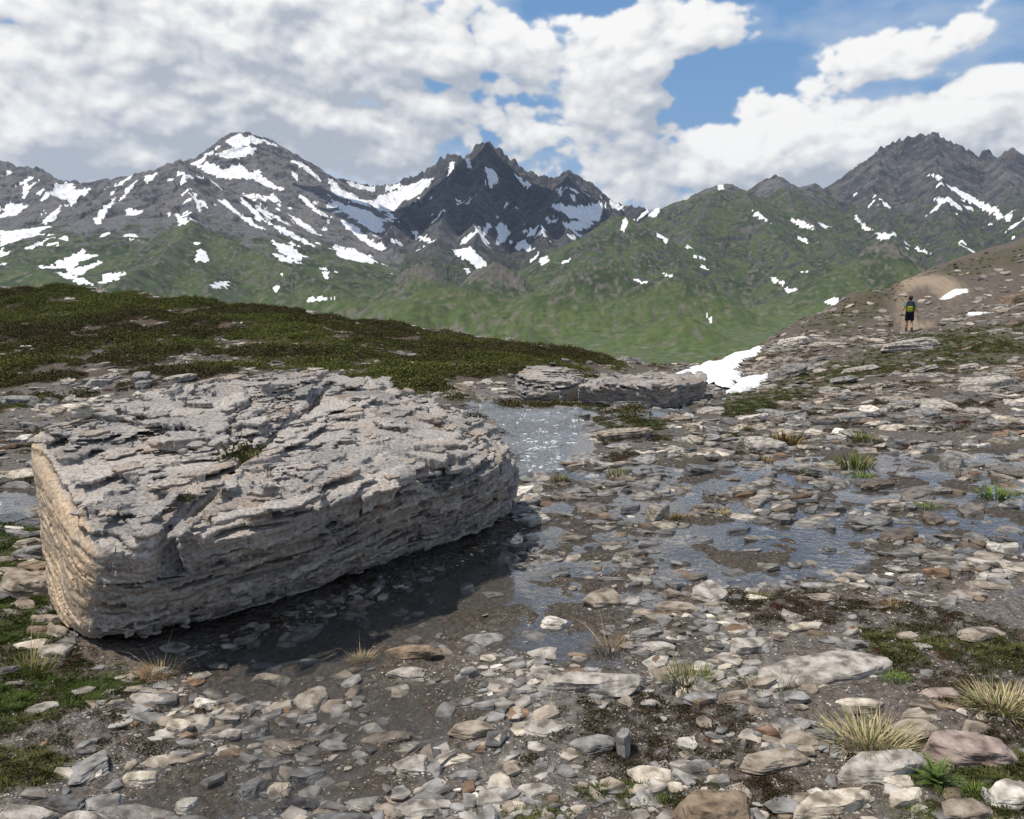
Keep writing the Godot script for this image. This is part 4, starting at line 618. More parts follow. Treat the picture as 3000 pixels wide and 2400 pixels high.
func near_setup() -> void:
	bg.resize(GC * GR)
	var tx := PackedFloat64Array(TPX)
	var tz := PackedFloat64Array(TPZ)
	var tw := PackedFloat64Array(TPW)
	var nt := tx.size()
	for j in GR:
		var r := GR0 * pow(GR1 / GR0, float(j) / (GR - 1))
		for i in GC:
			var th := deg_to_rad(-GA + 2.0 * GA * i / (GC - 1))
			var x := sin(th) * r
			var z := -cos(th) * r
			var s: float = TPB[0] + TPB[1] * x + TPB[2] * z
			for k in nt:
				var dx := x - tx[k]
				var dz := z - tz[k]
				var q := dx * dx + dz * dz
				if q > 1e-9:
					s += tw[k] * 0.5 * q * log(q)
			bg[j * GC + i] = s
	for key in ZONES:
		var f := PackedFloat32Array()
		f.resize(GC * GR)
		for poly in ZONES[key]:
			zone_fill(f, poly[0], poly[1])
		zone[key] = f

func zone_fill(f: PackedFloat32Array, w: float, pts: Array) -> void:
	var pv := PackedVector2Array()
	for k in range(0, pts.size(), 2):
		pv.append(Vector2(pts[k], pts[k + 1]))
	var a0 := 9.0
	var a1 := -9.0
	var r0 := 999.0
	var r1 := 0.0
	for p in pv:
		var a := atan2(p.x, -p.y)
		a0 = minf(a0, a)
		a1 = maxf(a1, a)
		r0 = minf(r0, p.length())
		r1 = maxf(r1, p.length())
	var n := pv.size()
	for j in GR:
		var r := GR0 * pow(GR1 / GR0, float(j) / (GR - 1))
		if r < r0 * 0.85 or r > r1 * 1.15:
			continue
		for i in GC:
			var th := deg_to_rad(-GA + 2.0 * GA * i / (GC - 1))
			if th < a0 - 0.06 or th > a1 + 0.06:
				continue
			# distances are measured in the ring grid's own steps, so near outlines are as crisp as far ones
			var p := Vector2(th, log(r))
			var best := 9.0
			var inside := false
			var a := Vector2(atan2(pv[n - 1].x, -pv[n - 1].y), log(pv[n - 1].length()))
			for k in n:
				var b := Vector2(atan2(pv[k].x, -pv[k].y), log(pv[k].length()))
				if (a.y > p.y) != (b.y > p.y) and p.x < (b.x - a.x) * (p.y - a.y) / (b.y - a.y) + a.x:
					inside = not inside
				var ab := b - a
				var t := clampf((p - a).dot(ab) / maxf(ab.length_squared(), 1e-9), 0.0, 1.0)
				best = minf(best, (a + ab * t - p).length())
				a = b
			var v := w * smoothstep(-0.04, 0.04, best if inside else -best)
			f[j * GC + i] = maxf(f[j * GC + i], v)

func polar(f: PackedFloat32Array, x: float, z: float) -> float:
	var r := sqrt(x * x + z * z)
	var gi := clampf((rad_to_deg(atan2(x, -z)) + GA) / (2.0 * GA) * (GC - 1), 0.0, GC - 1.001)
	var gj := clampf(log(r / GR0) / log(GR1 / GR0) * (GR - 1), 0.0, GR - 1.001)
	var i := int(gi)
	var j := int(gj)
	var u := gi - i
	var v := gj - j
	var o := j * GC + i
	return lerpf(lerpf(f[o], f[o + 1], u), lerpf(f[o + GC], f[o + GC + 1], u), v)

func bump_h(x: float, z: float) -> float:
	var r := sqrt(x * x + z * z)
	var far := clampf((r - 6.0) / 25.0, 0.0, 1.0)
	var heap := polar(zone["shrub"], x, z)
	return heap * (0.10 * smoothstep(-0.35, 0.25, n_heath.get_noise_2d(x, z)) + 0.06 * n_heath.get_noise_2d(x * 3.0, z * 3.0)) + n_mid.get_noise_2d(x, z) * 0.034 + n_fin.get_noise_2d(x, z) * 0.013 + n_low.get_noise_2d(x, z) * (0.02 + 0.16 * far)

func ground_h(x: float, z: float) -> float:
	return polar(bg, x, z) + bump_h(x, z) * (1.0 - 0.85 * polar(zone["snow"], x, z))

func ground_n(x: float, z: float, e := 0.12) -> Vector3:
	var a := polar(bg, x + e, z) - polar(bg, x - e, z)
	var b := polar(bg, x, z + e) - polar(bg, x, z - e)
	return Vector3(-a, 2.0 * e, -b).normalized()

func zval(key: String, x: float, z: float) -> float:
	return polar(zone[key], x, z)

func build_ground() -> void:
	var nc := 660
	var nr := 470
	var v := PackedVector3Array()
	var c := PackedColorArray()
	var ix := PackedInt32Array()
	v.resize(nc * nr)
	c.resize(nc * nr)
	var soil := Color(0.122, 0.100, 0.080)
	var grey := Color(0.165, 0.156, 0.146)
	var mud := Color(0.078, 0.066, 0.053)
	var humus := Color(0.060, 0.042, 0.030)
	var moss := Color(0.055, 0.066, 0.020)
	var turf := Color(0.052, 0.075, 0.022)
	var path := Color(0.36, 0.29, 0.215)
	for j in nr:
		var r := 0.75 * pow(GR1 / 0.76, float(j) / (nr - 1))
		for i in nc:
			var th := deg_to_rad(-57.0 + 114.0 * i / (nc - 1))
			var x := sin(th) * r
			var z := -cos(th) * r
			v[j * nc + i] = Vector3(x, ground_h(x, z), z)
			var n1 := n_patch.get_noise_2d(x, z)
			var n2 := n_speck.get_noise_2d(x, z)
			var col := soil.lerp(grey, clampf(0.5 + n1 * 0.9 + n2 * 0.5, 0.0, 1.0))
			col = col.lerp(humus, clampf(n_patch.get_noise_2d(x * 1.7 + 40.0, z * 1.7) * 2.2 - 0.55, 0.0, 0.75))
			var wet := zval("water", x, z)
			col = col.lerp(mud, clampf(wet * 1.5 + n2 * 0.25, 0.0, 1.0))
			var g := zval("grass", x, z)
			g = smoothstep(0.26, 0.56, g * (0.78 + 0.9 * n2 + 0.7 * n1))
			col = col.lerp(turf.lerp(moss, clampf(0.5 + n1 * 1.5, 0.0, 1.0)), g)
			var s := zval("shrub", x, z)
			col = col.lerp(Color(0.085, 0.062, 0.042), clampf(s * 0.9 + n2 * 0.3, 0.0, 0.85) if s > 0.02 else 0.0)
			if r > 12.0 and x > 3.0:
				col = col.lerp(Color(0.135, 0.112, 0.090), 0.6)
			var pa := zval("path", x, z)
			col = col.lerp(path, smoothstep(0.3, 0.7, pa + n2 * 0.2))
			c[j * nc + i] = col
	for j in nr - 1:
		for i in nc - 1:
			var o := j * nc + i
			ix.append_array(PackedInt32Array([o, o + nc, o + 1, o + 1, o + nc, o + nc + 1]))
	var tex := noise_tex(21, 0.02, 5, Color(0.62, 0.62, 0.62), Color(0.84, 0.83, 0.82), Color(1, 1, 1))
	var bmp := noise_tex(22, 0.03, 5, Color(0, 0, 0), Color(0.5, 0.5, 0.5), Color(1, 1, 1))
	var m := rough_mat("gritty_soil", Color(1.1, 1.1, 1.1), tex, bmp, 1.7, 1.6)
	var o := put_mesh("ground", array_mesh(v, ix, c), m)
	tag(o, "stony brown and grey earth between boulder, stream and slopes", "", "", "structure")

func build_water() -> void:
	var nc := 420
	var nr := 330
	var rip := noise(31, 5.0, 3)
	var swell := noise(32, 1.2, 2)
	var v := PackedVector3Array()
	var ok := PackedByteArray()
	var ix := PackedInt32Array()
	v.resize(nc * nr)
	ok.resize(nc * nr)
	for j in nr:
		var r := 1.6 * pow(28.0 / 1.6, float(j) / (nr - 1))
		for i in nc:
			var th := deg_to_rad(-42.0 + 80.0 * i / (nc - 1))
			var x := sin(th) * r
			var z := -cos(th) * r
			var w := zval("water", x, z)
			var far := smoothstep(0.85, 1.0, w)
			var y := polar(bg, x, z) + n_low.get_noise_2d(x, z) * (0.02 + 0.16 * clampf((r - 6.0) / 25.0, 0.0, 1.0)) + (w - 0.60) * 0.075
			y += rip.get_noise_2d(x * (1.0 + far), z) * (0.0012 + 0.020 * far) + swell.get_noise_2d(x, z) * 0.004
			v[j * nc + i] = Vector3(x, y, z)
			ok[j * nc + i] = 2 if w > 0.86 else 1 if w > 0.12 else 0
	var run := PackedInt32Array()
	var froth := PackedInt32Array()
	var fl := noise(34, 3.2, 4)
	for j in nr - 1:
		for i in nc - 1:
			var o := j * nc + i
			var n4 := ok[o] + ok[o + 1] + ok[o + nc] + ok[o + nc + 1]
			if n4 == 0 or mini(mini(ok[o], ok[o + 1]), mini(ok[o + nc], ok[o + nc + 1])) == 0:
				continue
			var q := PackedInt32Array([o, o + nc, o + 1, o + 1, o + nc, o + nc + 1])
			if n4 < 8:
				ix.append_array(q)
				continue
			run.append_array(q)
			var p := v[o]
			if fl.get_noise_2d(p.x * 2.0, p.z) + 0.5 * fl.get_noise_2d(p.x * 6.0, p.z * 4.0) > (0.42 if p.z > -9.6 else 0.55):
				froth.append_array(q)
	var nv := smooth_normals(v, ix)
	var m := StandardMaterial3D.new()
	m.resource_name = "shallow_water"
	m.transparency = BaseMaterial3D.TRANSPARENCY_ALPHA
	m.albedo_color = Color(0.42, 0.43, 0.43, 0.16)
	m.roughness = 0.06
	m.metallic_specular = 0.5
	m.heightmap_enabled = true
	m.heightmap_texture = noise_tex(33, 0.02, 3, Color(0, 0, 0), Color(0.5, 0.5, 0.5), Color(1, 1, 1))
	m.heightmap_scale = 0.12
	m.uv1_triplanar = true
	m.uv1_world_triplanar = true
	m.uv1_scale = Vector3.ONE * 1.3
	var o := put_mesh("water", array_mesh(v, ix, PackedColorArray(), nv), m)
	tag(o, "thin clear water seeping over the gravel beside the boulder", "", "", "structure")
	var quick: StandardMaterial3D = m.duplicate()
	quick.resource_name = "running_water"
	quick.albedo_color = Color(0.56, 0.59, 0.60, 0.34)
	quick.heightmap_scale = 1.5
	quick.uv1_scale = Vector3.ONE * 0.8
	var so := put_mesh("stream", array_mesh(v, run, PackedColorArray(), smooth_normals(v, run)), quick)
	tag(so, "rippled stream running past the boulder towards the snow tongue", "", "", "structure")
	var where := []
	var white := []
	for k in range(0, froth.size(), 6):
		for e in 4:
			var p := v[froth[k]].lerp(v[froth[k + 5]], rng.randf()) + Vector3(rng.randf_range(-0.05, 0.05), 0.003, 0)
			var s := rng.randf_range(0.004, 0.016)
			where.append(Transform3D(Basis.from_euler(Vector3(rng.randf_range(-0.2, 0.2), rng.randf() * TAU, 0)).scaled(Vector3(s * 1.6, s * 0.35, s)), p))
			white.append(Color(0.72, 0.75, 0.77))
	var fo := Node3D.new()
	fo.name = "foam"
	so.add_child(fo)
	scatter(fo, "flecks", chip_mesh(390), plain_mat("white_water", Color(1, 1, 1), 0.5, true), where, white)
	tag(fo, "", "", "", "stuff")

func smooth_normals(v: PackedVector3Array, ix: PackedInt32Array) -> PackedVector3Array:
	var n := PackedVector3Array()
	n.resize(v.size())
	for k in range(0, ix.size(), 3):
		var q := (v[ix[k + 2]] - v[ix[k]]).cross(v[ix[k + 1]] - v[ix[k]])
		n[ix[k]] += q
		n[ix[k + 1]] += q
		n[ix[k + 2]] += q
	for k in n.size():
		n[k] = n[k].normalized() if n[k].length_squared() > 0.0 else Vector3.UP
	return n

# ------------------------------------------------------------------ the mountains
# each ridge is a crest line in the landscape; flanks fall away from it, steep at first, with gullies running down them
var sa := PackedVector3Array()
var sb := PackedVector3Array()
var srid := PackedInt32Array()
var st0 := PackedFloat32Array()
var f_warp := noise(51, 0.004, 2)
var f_gul := noise(52, 0.011, 4, FastNoiseLite.FRACTAL_RIDGED)
var f_rock := noise(53, 0.016, 5)
var f_mid := noise(54, 0.0028, 3)
var f_tone := noise(55, 0.007, 5)
var f_edge := noise(56, 0.035, 3)
var rs1 := PackedFloat64Array()
var rs2 := PackedFloat64Array()
var rdd := PackedFloat64Array()
var ramp := PackedFloat64Array()
var fh := 0.0
var fd := 0.0
var ft := 0.0
var fr := 0
var fg := 0.0

func far_setup() -> void:
	for k in RIDGES.size():
		var p: Array = RIDGES[k][5]
		rs1.append(RIDGES[k][1])
		rs2.append(RIDGES[k][2])
		rdd.append(RIDGES[k][3])
		ramp.append(RIDGES[k][4])
		var t := 0.0
		for i in range(0, p.size() - 3, 3):
			var a := Vector3(p[i], p[i + 1], p[i + 2])
			var b := Vector3(p[i + 3], p[i + 4], p[i + 5])
			sa.append(a)
			sb.append(b)
			srid.append(k)
			st0.append(t)
			t += Vector2(a.x - b.x, a.z - b.z).length()

func all_segments() -> PackedInt32Array:
	return PackedInt32Array(range(sa.size()))

func near_segments(x: float, z: float, reach: float) -> PackedInt32Array:
	var cand := PackedFloat32Array()
	var top := -1e9
	for k in sa.size():
		var c := seg_h(k, x, z)
		cand.append(c)
		top = maxf(top, c)
	var keep := PackedInt32Array()
	for k in sa.size():
		if cand[k] > top - 1.7 * reach - 35.0:
			keep.append(k)
	return keep

func seg_h(k: int, x: float, z: float) -> float:
	var a := sa[k]
	var b := sb[k]
	var ex := b.x - a.x
	var ez := b.z - a.z
	var u := clampf(((x - a.x) * ex + (z - a.z) * ez) / (ex * ex + ez * ez), 0.0, 1.0)
	var dx := x - a.x - ex * u
	var dz := z - a.z - ez * u
	var d := sqrt(dx * dx + dz * dz)
	var q := srid[k]
	var dd := rdd[q]
	return a.y + (b.y - a.y) * u - rs2[q] * d - (rs1[q] - rs2[q]) * dd * (1.0 - exp(-d / dd))

func far_eval(x: float, z: float, segs: PackedInt32Array) -> void:
	var wx := x + 16.0 * f_warp.get_noise_2d(x, z)
	var wz := z + 16.0 * f_warp.get_noise_2d(z + 900.0, x)
	var best := -1e9
	var second := -1e9
	var bk := -1
	var cur := -1
	var cb := -1e9
	var ck := -1
	for k in segs:
		if srid[k] != cur:
			if cb > best:
				second = best
				best = cb
				bk = ck
			elif cb > second:
				second = cb
			cur = srid[k]
			cb = -1e9
		var c := seg_h(k, wx, wz)
		if c > cb:
			cb = c
			ck = k
	if cb > best:
		second = best
		best = cb
		bk = ck
	elif cb > second:
		second = cb
	var a := sa[bk]
	var b := sb[bk]
	var ex := b.x - a.x
	var ez := b.z - a.z
	var l2 := ex * ex + ez * ez
	var u := clampf(((wx - a.x) * ex + (wz - a.z) * ez) / l2, 0.0, 1.0)
	var dx := wx - a.x - ex * u
	var dz := wz - a.z - ez * u
	fd = sqrt(dx * dx + dz * dz)
	ft = st0[bk] + sqrt(l2) * u
	fr = srid[bk]
	var h := maxf(30.0 - (best - second), 0.0) / 30.0
	best += h * h * 7.5
	var amp := ramp[fr]
	var side := 300.0 if ex * dz - ez * dx > 0.0 else 0.0
	fg = f_gul.get_noise_2d(ft + side + 70.0 * f_mid.get_noise_2d(x * 1.3, z * 1.3), fd * 0.16 + fr * 77.0)
	var steep := exp(-fd / 900.0)
	best += 1.0 * amp * (fg - 0.3) * smoothstep(0.0, 160.0, fd) * (0.35 + 0.65 * steep)
	var rk := f_rock.get_noise_2d(x, z)
	best += amp * 0.48 * rk * (0.3 + 0.7 * exp(-fd / 450.0)) + 7.0 * f_mid.get_noise_2d(x, z) * smoothstep(0.0, 200.0, fd)
	if amp > 28.0:
		best += amp * (0.42 * (f_gul.get_noise_2d(ft * 1.5 + 40.0, fr * 50.0) - 0.25) + 0.5 * f_rock.get_noise_2d(ft * 0.9, fr * 90.0)) * exp(-fd / 90.0)
	var r := sqrt(x * x + z * z)
	var floor_y := -66.0 + 5.0 * f_mid.get_noise_2d(x * 1.5, z * 1.5) + 1.5 * f_tone.get_noise_2d(x, z) + 36.0 * smoothstep(300.0, 70.0, r)
	var k2 := 16.0
	var hh := maxf(k2 - absf(best - floor_y), 0.0) / k2
	fh = maxf(best, floor_y) + hh * hh * k2 * 0.25
	if floor_y > best:
		fr = -1

const FC := 1020
const FA := 38.0
func far_rows() -> PackedFloat32Array:
	var rows := PackedFloat32Array()
	var r := 62.0
	while r < 7200.0:
		rows.append(r)
		if r < 600.0:
			r *= 1.09
		elif r < 1400.0:
			r += 8.0 + (1400.0 - r) * 0.008
		elif r < 4900.0:
			r += 8.2
		else:
			r += 14.0 + (r - 4900.0) * 0.08
	return rows

func build_mountains() -> void:
	var rows := far_rows()
	var nr := rows.size()
	var v := PackedVector3Array()
	var c := PackedColorArray()
	var gul := PackedFloat32Array()
	var own := PackedInt32Array()
	v.resize(FC * nr)
	c.resize(FC * nr)
	gul.resize(FC * nr)
	own.resize(FC * nr)
	var bs := 12
	for j0 in range(0, nr, bs):
		for i0 in range(0, FC, bs):
			var jm := mini(j0 + bs / 2, nr - 1)
			var rm := rows[jm]
			var tm := deg_to_rad(-FA + 2.0 * FA * (i0 + bs / 2) / (FC - 1))
			var j1 := mini(j0 + bs, nr)
			var reach := maxf(rows[j1 - 1] - rm, rm - rows[j0]) + rm * deg_to_rad(2.0 * FA / FC) * bs * 0.5 + 20.0
			var segs := near_segments(sin(tm) * rm, -cos(tm) * rm, reach)
			for j in range(j0, j1):
				for i in range(i0, mini(i0 + bs, FC)):
					var th := deg_to_rad(-FA + 2.0 * FA * i / (FC - 1))
					var x := sin(th) * rows[j]
					var z := -cos(th) * rows[j]
					far_eval(x, z, segs)
					var o := j * FC + i
					v[o] = Vector3(x, fh, z)
					gul[o] = fg
					own[o] = fr
	# colours of rock, scree and turf, by height, steepness and the grain of the ground
	var green_to := [215.0, 120.0, 175.0, 470.0, 390.0, 2000.0]
	var rock := Color(0.042, 0.045, 0.052)
	var scree := Color(0.122, 0.124, 0.131)
	var tan := Color(0.185, 0.165, 0.145)
	var turf := Color(0.056, 0.086, 0.026)
	var lush := Color(0.080, 0.116, 0.036)
	var heath := Color(0.026, 0.042, 0.016)
	for j in nr:
		for i in FC:
			var o := j * FC + i
			var p := v[o]
			var oj := o + FC if j < nr - 1 else o
			var oi := o + 1 if i < FC - 1 else o
			var pj := v[oj] if oj != o else p * 1.001
			var pi := v[oi] if oi != o else p * 1.001
			var n := (pi - p).cross(pj - p).normalized()
			var flat := absf(n.y)
			var k := own[o]
			var m: int = RIDGES[k][0] if k >= 0 else 5
			var t := f_tone.get_noise_2d(p.x, p.z)
			var t2 := f_edge.get_noise_2d(p.x, p.z)
			var bare := scree.lerp(rock, smoothstep(0.80, 0.62, flat + t * 0.16 + gul[o] * 0.06))
			if m == 2 or m == 4:
				bare = bare.lerp(rock, 0.45)
			bare = bare.lerp(tan, clampf(t * 1.1 + t2 * 0.4, 0.0, 0.5) * (0.4 if m == 2 else 0.8))
			var lim: float = green_to[m] + 130.0 * t + 60.0 * t2 - 90.0 * (gul[o] - 0.2)
			var gr := smoothstep(lim + 35.0, lim - 35.0, p.y) * smoothstep(0.66, 0.78, flat + t2 * 0.10 + t * 0.06)
			var green := turf.lerp(heath, clampf(0.45 + t * 1.8, 0.0, 1.0)).lerp(lush, clampf(smoothstep(40.0, -60.0, p.y) * 0.85 + t2 * 0.3, 0.0, 1.0))
			green = green.lerp(Color(0.088, 0.090, 0.042), clampf(t2 * 0.8 - t * 0.7 - 0.05, 0.0, 0.6))
			bare = bare.lerp(Color(0.19, 0.165, 0.145), 0.5) if m == 5 and flat < 0.8 else bare
			# outcrops and scree fans breaking the turf
			green = green.lerp(Color(0.125, 0.112, 0.10), smoothstep(0.30, 0.42, t2 + 0.35 * t + 0.25 * f_rock.get_noise_2d(p.x * 2.0, p.z * 2.0)) * 0.75)
			if m == 2:
				green = green * 0.8
			c[o] = bare.lerp(green, gr) * (1.0 + 0.18 * t2)
	# snow lying in its hollows, by outline on the map
	var sn := PackedByteArray()
	sn.resize(FC * nr)
	for o in FC * nr:
		# leftovers in the gullies of the higher, shaded flanks
		var k := own[o]
		if k >= 0 and (RIDGES[k][0] < 3 or RIDGES[k][0] == 4) and gul[o] < 0.0 and v[o].y > 70.0 and v[o].y < 520.0:
			var p := v[o]
			if f_tone.get_noise_2d(p.x * 0.6 + 500.0, p.z * 0.6) + 0.5 * f_edge.get_noise_2d(p.x * 0.5, p.z * 0.5) - 0.4 * gul[o] > (0.21 if RIDGES[k][0] < 2 else 0.27 if RIDGES[k][0] == 2 else 0.36):
				sn[o] = 1
	for poly in SNOW:
		snow_fill(sn, v, rows, poly)
	var names := ["distant grey range with snow streaks beyond the left shoulder", "pyramid peak with the largest snow cap", "dark craggy peak with a pointed summit tower", "green ridge with tan scree streaks below a pale top", "jagged grey rock massif at the far right", "green valley floor with knolls and outcrops"]
	var called := ["mountain", "mountain", "mountain", "mountain", "mountain", "valley"]
	var snow_mat := rough_mat("old_snow", Color(0.82, 0.84, 0.87), noise_tex(59, 0.02, 4, Color(0.80, 0.80, 0.79), Color(0.94, 0.94, 0.94), Color(1, 1, 1)), null, 0.01, 0.0, true, 0.7, false)
	var tex := noise_tex(57, 0.02, 5, Color(0.70, 0.70, 0.70), Color(0.88, 0.88, 0.88), Color(1, 1, 1))
	var land := rough_mat("mountain_ground", Color(1.12, 1.12, 1.12), tex, null, 0.006, 0.0, true, 0.95)
	for m in 6:
		for snowy in [false, true]:
			var remap := PackedInt32Array()
			remap.resize(FC * nr)
			remap.fill(-1)
			var vv := PackedVector3Array()
			var cc := PackedColorArray()
			var ix := PackedInt32Array()
			for j in nr - 1:
				for i in FC - 1:
					var o := j * FC + i
					var k := own[o]
					var mm: int = RIDGES[k][0] if k >= 0 else 5
					if mm != m:
						continue
					var s := sn[o] + sn[o + 1] + sn[o + FC] + sn[o + FC + 1]
					if (s >= 2) != snowy:
						continue
					for q in [o, o + FC, o + 1, o + 1, o + FC, o + FC + 1]:
						if remap[q] < 0:
							remap[q] = vv.size()
							vv.append(v[q])
							cc.append(c[q])
						ix.append(remap[q])
			if ix.is_empty():
				continue
			if snowy:
				var parent := get_node(NodePath(mname[m]))
				var so := put_mesh("snow", array_mesh(vv, ix), snow_mat, parent)
				tag(so, "", "", "", "stuff")
			else:
				var mo := put_mesh(called[m], array_mesh(vv, ix, cc), land)
				mname[m] = String(mo.name)
				tag(mo, names[m], "", "", "structure")
var mname := {}

func snow_fill(sn: PackedByteArray, v: PackedVector3Array, rows: PackedFloat32Array, poly: Array) -> void:
	var pv := PackedVector2Array()
	for k in range(0, poly.size(), 2):
		pv.append(Vector2(poly[k], poly[k + 1]))
	var a0 := 9.0
	var a1 := -9.0
	var r0 := 1e9
	var r1 := 0.0
	for p in pv:
		var a := rad_to_deg(atan2(p.x, -p.y))
		a0 = minf(a0, a)
		a1 = maxf(a1, a)
		r0 = minf(r0, p.length())
		r1 = maxf(r1, p.length())
	var i0 := maxi(0, int((a0 - 0.5 + FA) / (2.0 * FA) * (FC - 1)))
	var i1 := mini(FC - 1, int((a1 + 0.5 + FA) / (2.0 * FA) * (FC - 1)))
	for j in rows.size():
		if rows[j] < r0 - 30.0 or rows[j] > r1 + 30.0:
			continue
		for i in range(i0, i1 + 1):
			var o := j * FC + i
			var p := v[o]
			var q := Vector2(p.x + 11.0 * f_edge.get_noise_2d(p.x, p.z), p.z + 16.0 * f_edge.get_noise_2d(p.z, p.x + 300.0))
			if Geometry2D.is_point_in_polygon(q, pv):
				sn[o] = 1

func build_clouds() -> void:
	# a cloud above the frame whose shadow lies on the dark peak
	var m := plain_mat("cloud_white", Color(0.85, 0.85, 0.87), 1.0)
	for q in [[Vector3(-868, 2150, -3660), Vector3(760, 150, 620), 11]]:
		var at: Vector3 = q[0]
		var size: Vector3 = q[1]
		var puff := noise(q[2], 1.3, 4)
		var v := PackedVector3Array()
		var ix := PackedInt32Array()
		for j in 41:
			for i in 80:
				var a := TAU * i / 80.0
				var b := PI * (j / 40.0 - 0.5)
				var d := Vector3(cos(a) * cos(b), sin(b), sin(a) * cos(b))
				v.append(d * size * (0.8 + 0.65 * puff.get_noise_3dv(d * 1.2)))
		for j in 40:
			for i in 80:
				var o := j * 80 + i
				var e := j * 80 + (i + 1) % 80
				ix.append_array(PackedInt32Array([o, o + 80, e, e, o + 80, e + 80]))
		var o := put_mesh("cloud", array_mesh(v, ix, PackedColorArray(), smooth_normals(v, ix)), m)
		o.position = at
		tag(o, "white cloud passing over the dark central peak", "", "", "structure")

# ------------------------------------------------------------------ meshing a field: one vertex in each cell that the surface crosses, found by walking along the surface
var nf_val := PackedFloat32Array()
func nets(f: Callable, lo: Vector3, hi: Vector3, cell: float, seeds: Array, v: PackedVector3Array, ix: PackedInt32Array) -> void:
	var nx := int((hi.x - lo.x) / cell) + 3
	var ny := int((hi.y - lo.y) / cell) + 3
	var nz := int((hi.z - lo.z) / cell) + 3
	var sy := nx
	var sz := nx * ny
	var total := nx * ny * nz
	nf_val.resize(total)
	nf_val.fill(1e9)
	var at := PackedInt32Array()
	at.resize(total)
	at.fill(-1)
	var stack := PackedInt32Array()
	for s: Vector3 in seeds:
		# from a point inside, walk out until the surface is crossed
		var i := int((s.x - lo.x) / cell)
		var j := int((s.y - lo.y) / cell)
		var k := int((s.z - lo.z) / cell)
		while i < nx - 2 and f.call(lo + Vector3(i + 1, j, k) * cell) < 0.0:
			i += 1
		stack.append(i + j * sy + k * sz)
	var corner := PackedInt32Array([0, 1, sy, sy + 1, sz, sz + 1, sz + sy, sz + sy + 1])
	var cells := PackedInt32Array()
	while stack.size():
		var c := stack[stack.size() - 1]
		stack.resize(stack.size() - 1)
		if at[c] != -1:
			continue
		at[c] = -2
		var k := c / sz
		var j := (c - k * sz) / sy
		var i := c - k * sz - j * sy
		if i < 1 or j < 1 or k < 1 or i >= nx - 2 or j >= ny - 2 or k >= nz - 2:
			continue
		var mask := 0
		for q in 8:
			var o := c + corner[q]
			if nf_val[o] > 9e8:
				nf_val[o] = f.call(lo + Vector3(i + (q & 1), j + ((q >> 1) & 1), k + (q >> 2)) * cell)
			if nf_val[o] < 0.0:
				mask |= 1 << q
		if mask == 0 or mask == 255:
			continue
		var sum := Vector3.ZERO
		var cnt := 0
		for e in EDGES:
			var a: int = e[0]
			var b: int = e[1]
			if ((mask >> a) & 1) != ((mask >> b) & 1):
				var va := nf_val[c + corner[a]]
				var vb := nf_val[c + corner[b]]
				var t := va / (va - vb)
				var pa := Vector3(a & 1, (a >> 1) & 1, a >> 2)
				sum += pa + (Vector3(b & 1, (b >> 1) & 1, b >> 2) - pa) * t
				cnt += 1
		at[c] = v.size()
		v.append(lo + (Vector3(i, j, k) + sum / cnt) * cell)
		cells.append(c)
		stack.append_array(PackedInt32Array([c - 1, c + 1, c - sy, c + sy, c - sz, c + sz]))
	for c in cells:
		var a := nf_val[c] < 0.0
		quad(ix, at, a, nf_val[c + 1] < 0.0, c, c - sy, c - sy - sz, c - sz)
		quad(ix, at, a, nf_val[c + sy] < 0.0, c, c - sz, c - sz - 1, c - 1)
		quad(ix, at, a, nf_val[c + sz] < 0.0, c, c - 1, c - 1 - sy, c - sy)

const EDGES := [[0, 1], [2, 3], [4, 5], [6, 7], [0, 2], [1, 3], [4, 6], [5, 7], [0, 4], [1, 5], [2, 6], [3, 7]]

func quad(ix: PackedInt32Array, at: PackedInt32Array, a: bool, b: bool, p: int, q: int, r: int, s: int) -> void:
	if a == b or at[p] < 0 or at[q] < 0 or at[r] < 0 or at[s] < 0:
		return
	if a:
		ix.append_array(PackedInt32Array([at[p], at[r], at[q], at[p], at[s], at[r]]))
	else:
		ix.append_array(PackedInt32Array([at[p], at[q], at[r], at[p], at[r], at[s]]))

# ------------------------------------------------------------------ the boulder: schist, split into sheets that have broken back by different amounts
var hp := PackedVector3Array()
var hd := PackedFloat32Array()
var b_wave := noise(61, 0.9, 2)
var b_off := noise(62, 1.25, 2)
var b_off2 := noise(63, 4.2, 2)
var b_fine := noise(64, 13.0, 3)
var b_cell := cells(68, 5.5)
var b_cell2 := cells(69, 2.6)
var b_rag := noise(67, 11.0, 2)
var b_tone := noise(65, 1.7, 4)
var b_tone2 := noise(66, 16.0, 3)
const FOL := Vector3(0.0, 0.985, 0.16)
var fol_n := FOL.normalized()
const SHEETS := 70
var b_sheet := 0.047
var b_amp := 1.0
var b_gap := 0.050
var b_round := 0.20
var crack := PackedVector2Array()

var h_near := {}
var h_top := 0
func hull_d(p: Vector3) -> float:
	# only the faces that can matter in this hand's breadth of rock are measured
	var key := Vector3i(p * 8.0 + Vector3(4096, 4096, 4096))
	var l: Variant = h_near.get(key)
	if l == null:
		var c := (Vector3(key) - Vector3(4095.5, 4095.5, 4095.5)) * 0.125
		var top := -1e9
		for k in hp.size():
			top = maxf(top, hp[k].dot(c) - hd[k])
		var keep := PackedInt32Array()
		for k in hp.size():
			if hp[k].dot(c) - hd[k] > top - 0.48:
				keep.append(k)
		h_near[key] = keep
		l = keep
	var d := -1e9
	var most := -1e9
	for k: int in l:
		var e := hp[k].dot(p) - hd[k]
		if e > most:
			most = e
			h_top = k
		# the broken end meets the other faces in a sharp edge
		var br := 0.025 if hp[k].x < -0.7 else b_round
		var h := maxf(br - absf(d - e), 0.0) / br
		d = maxf(d, e) + h * h * br * 0.25
	return d - 0.15 * b_round

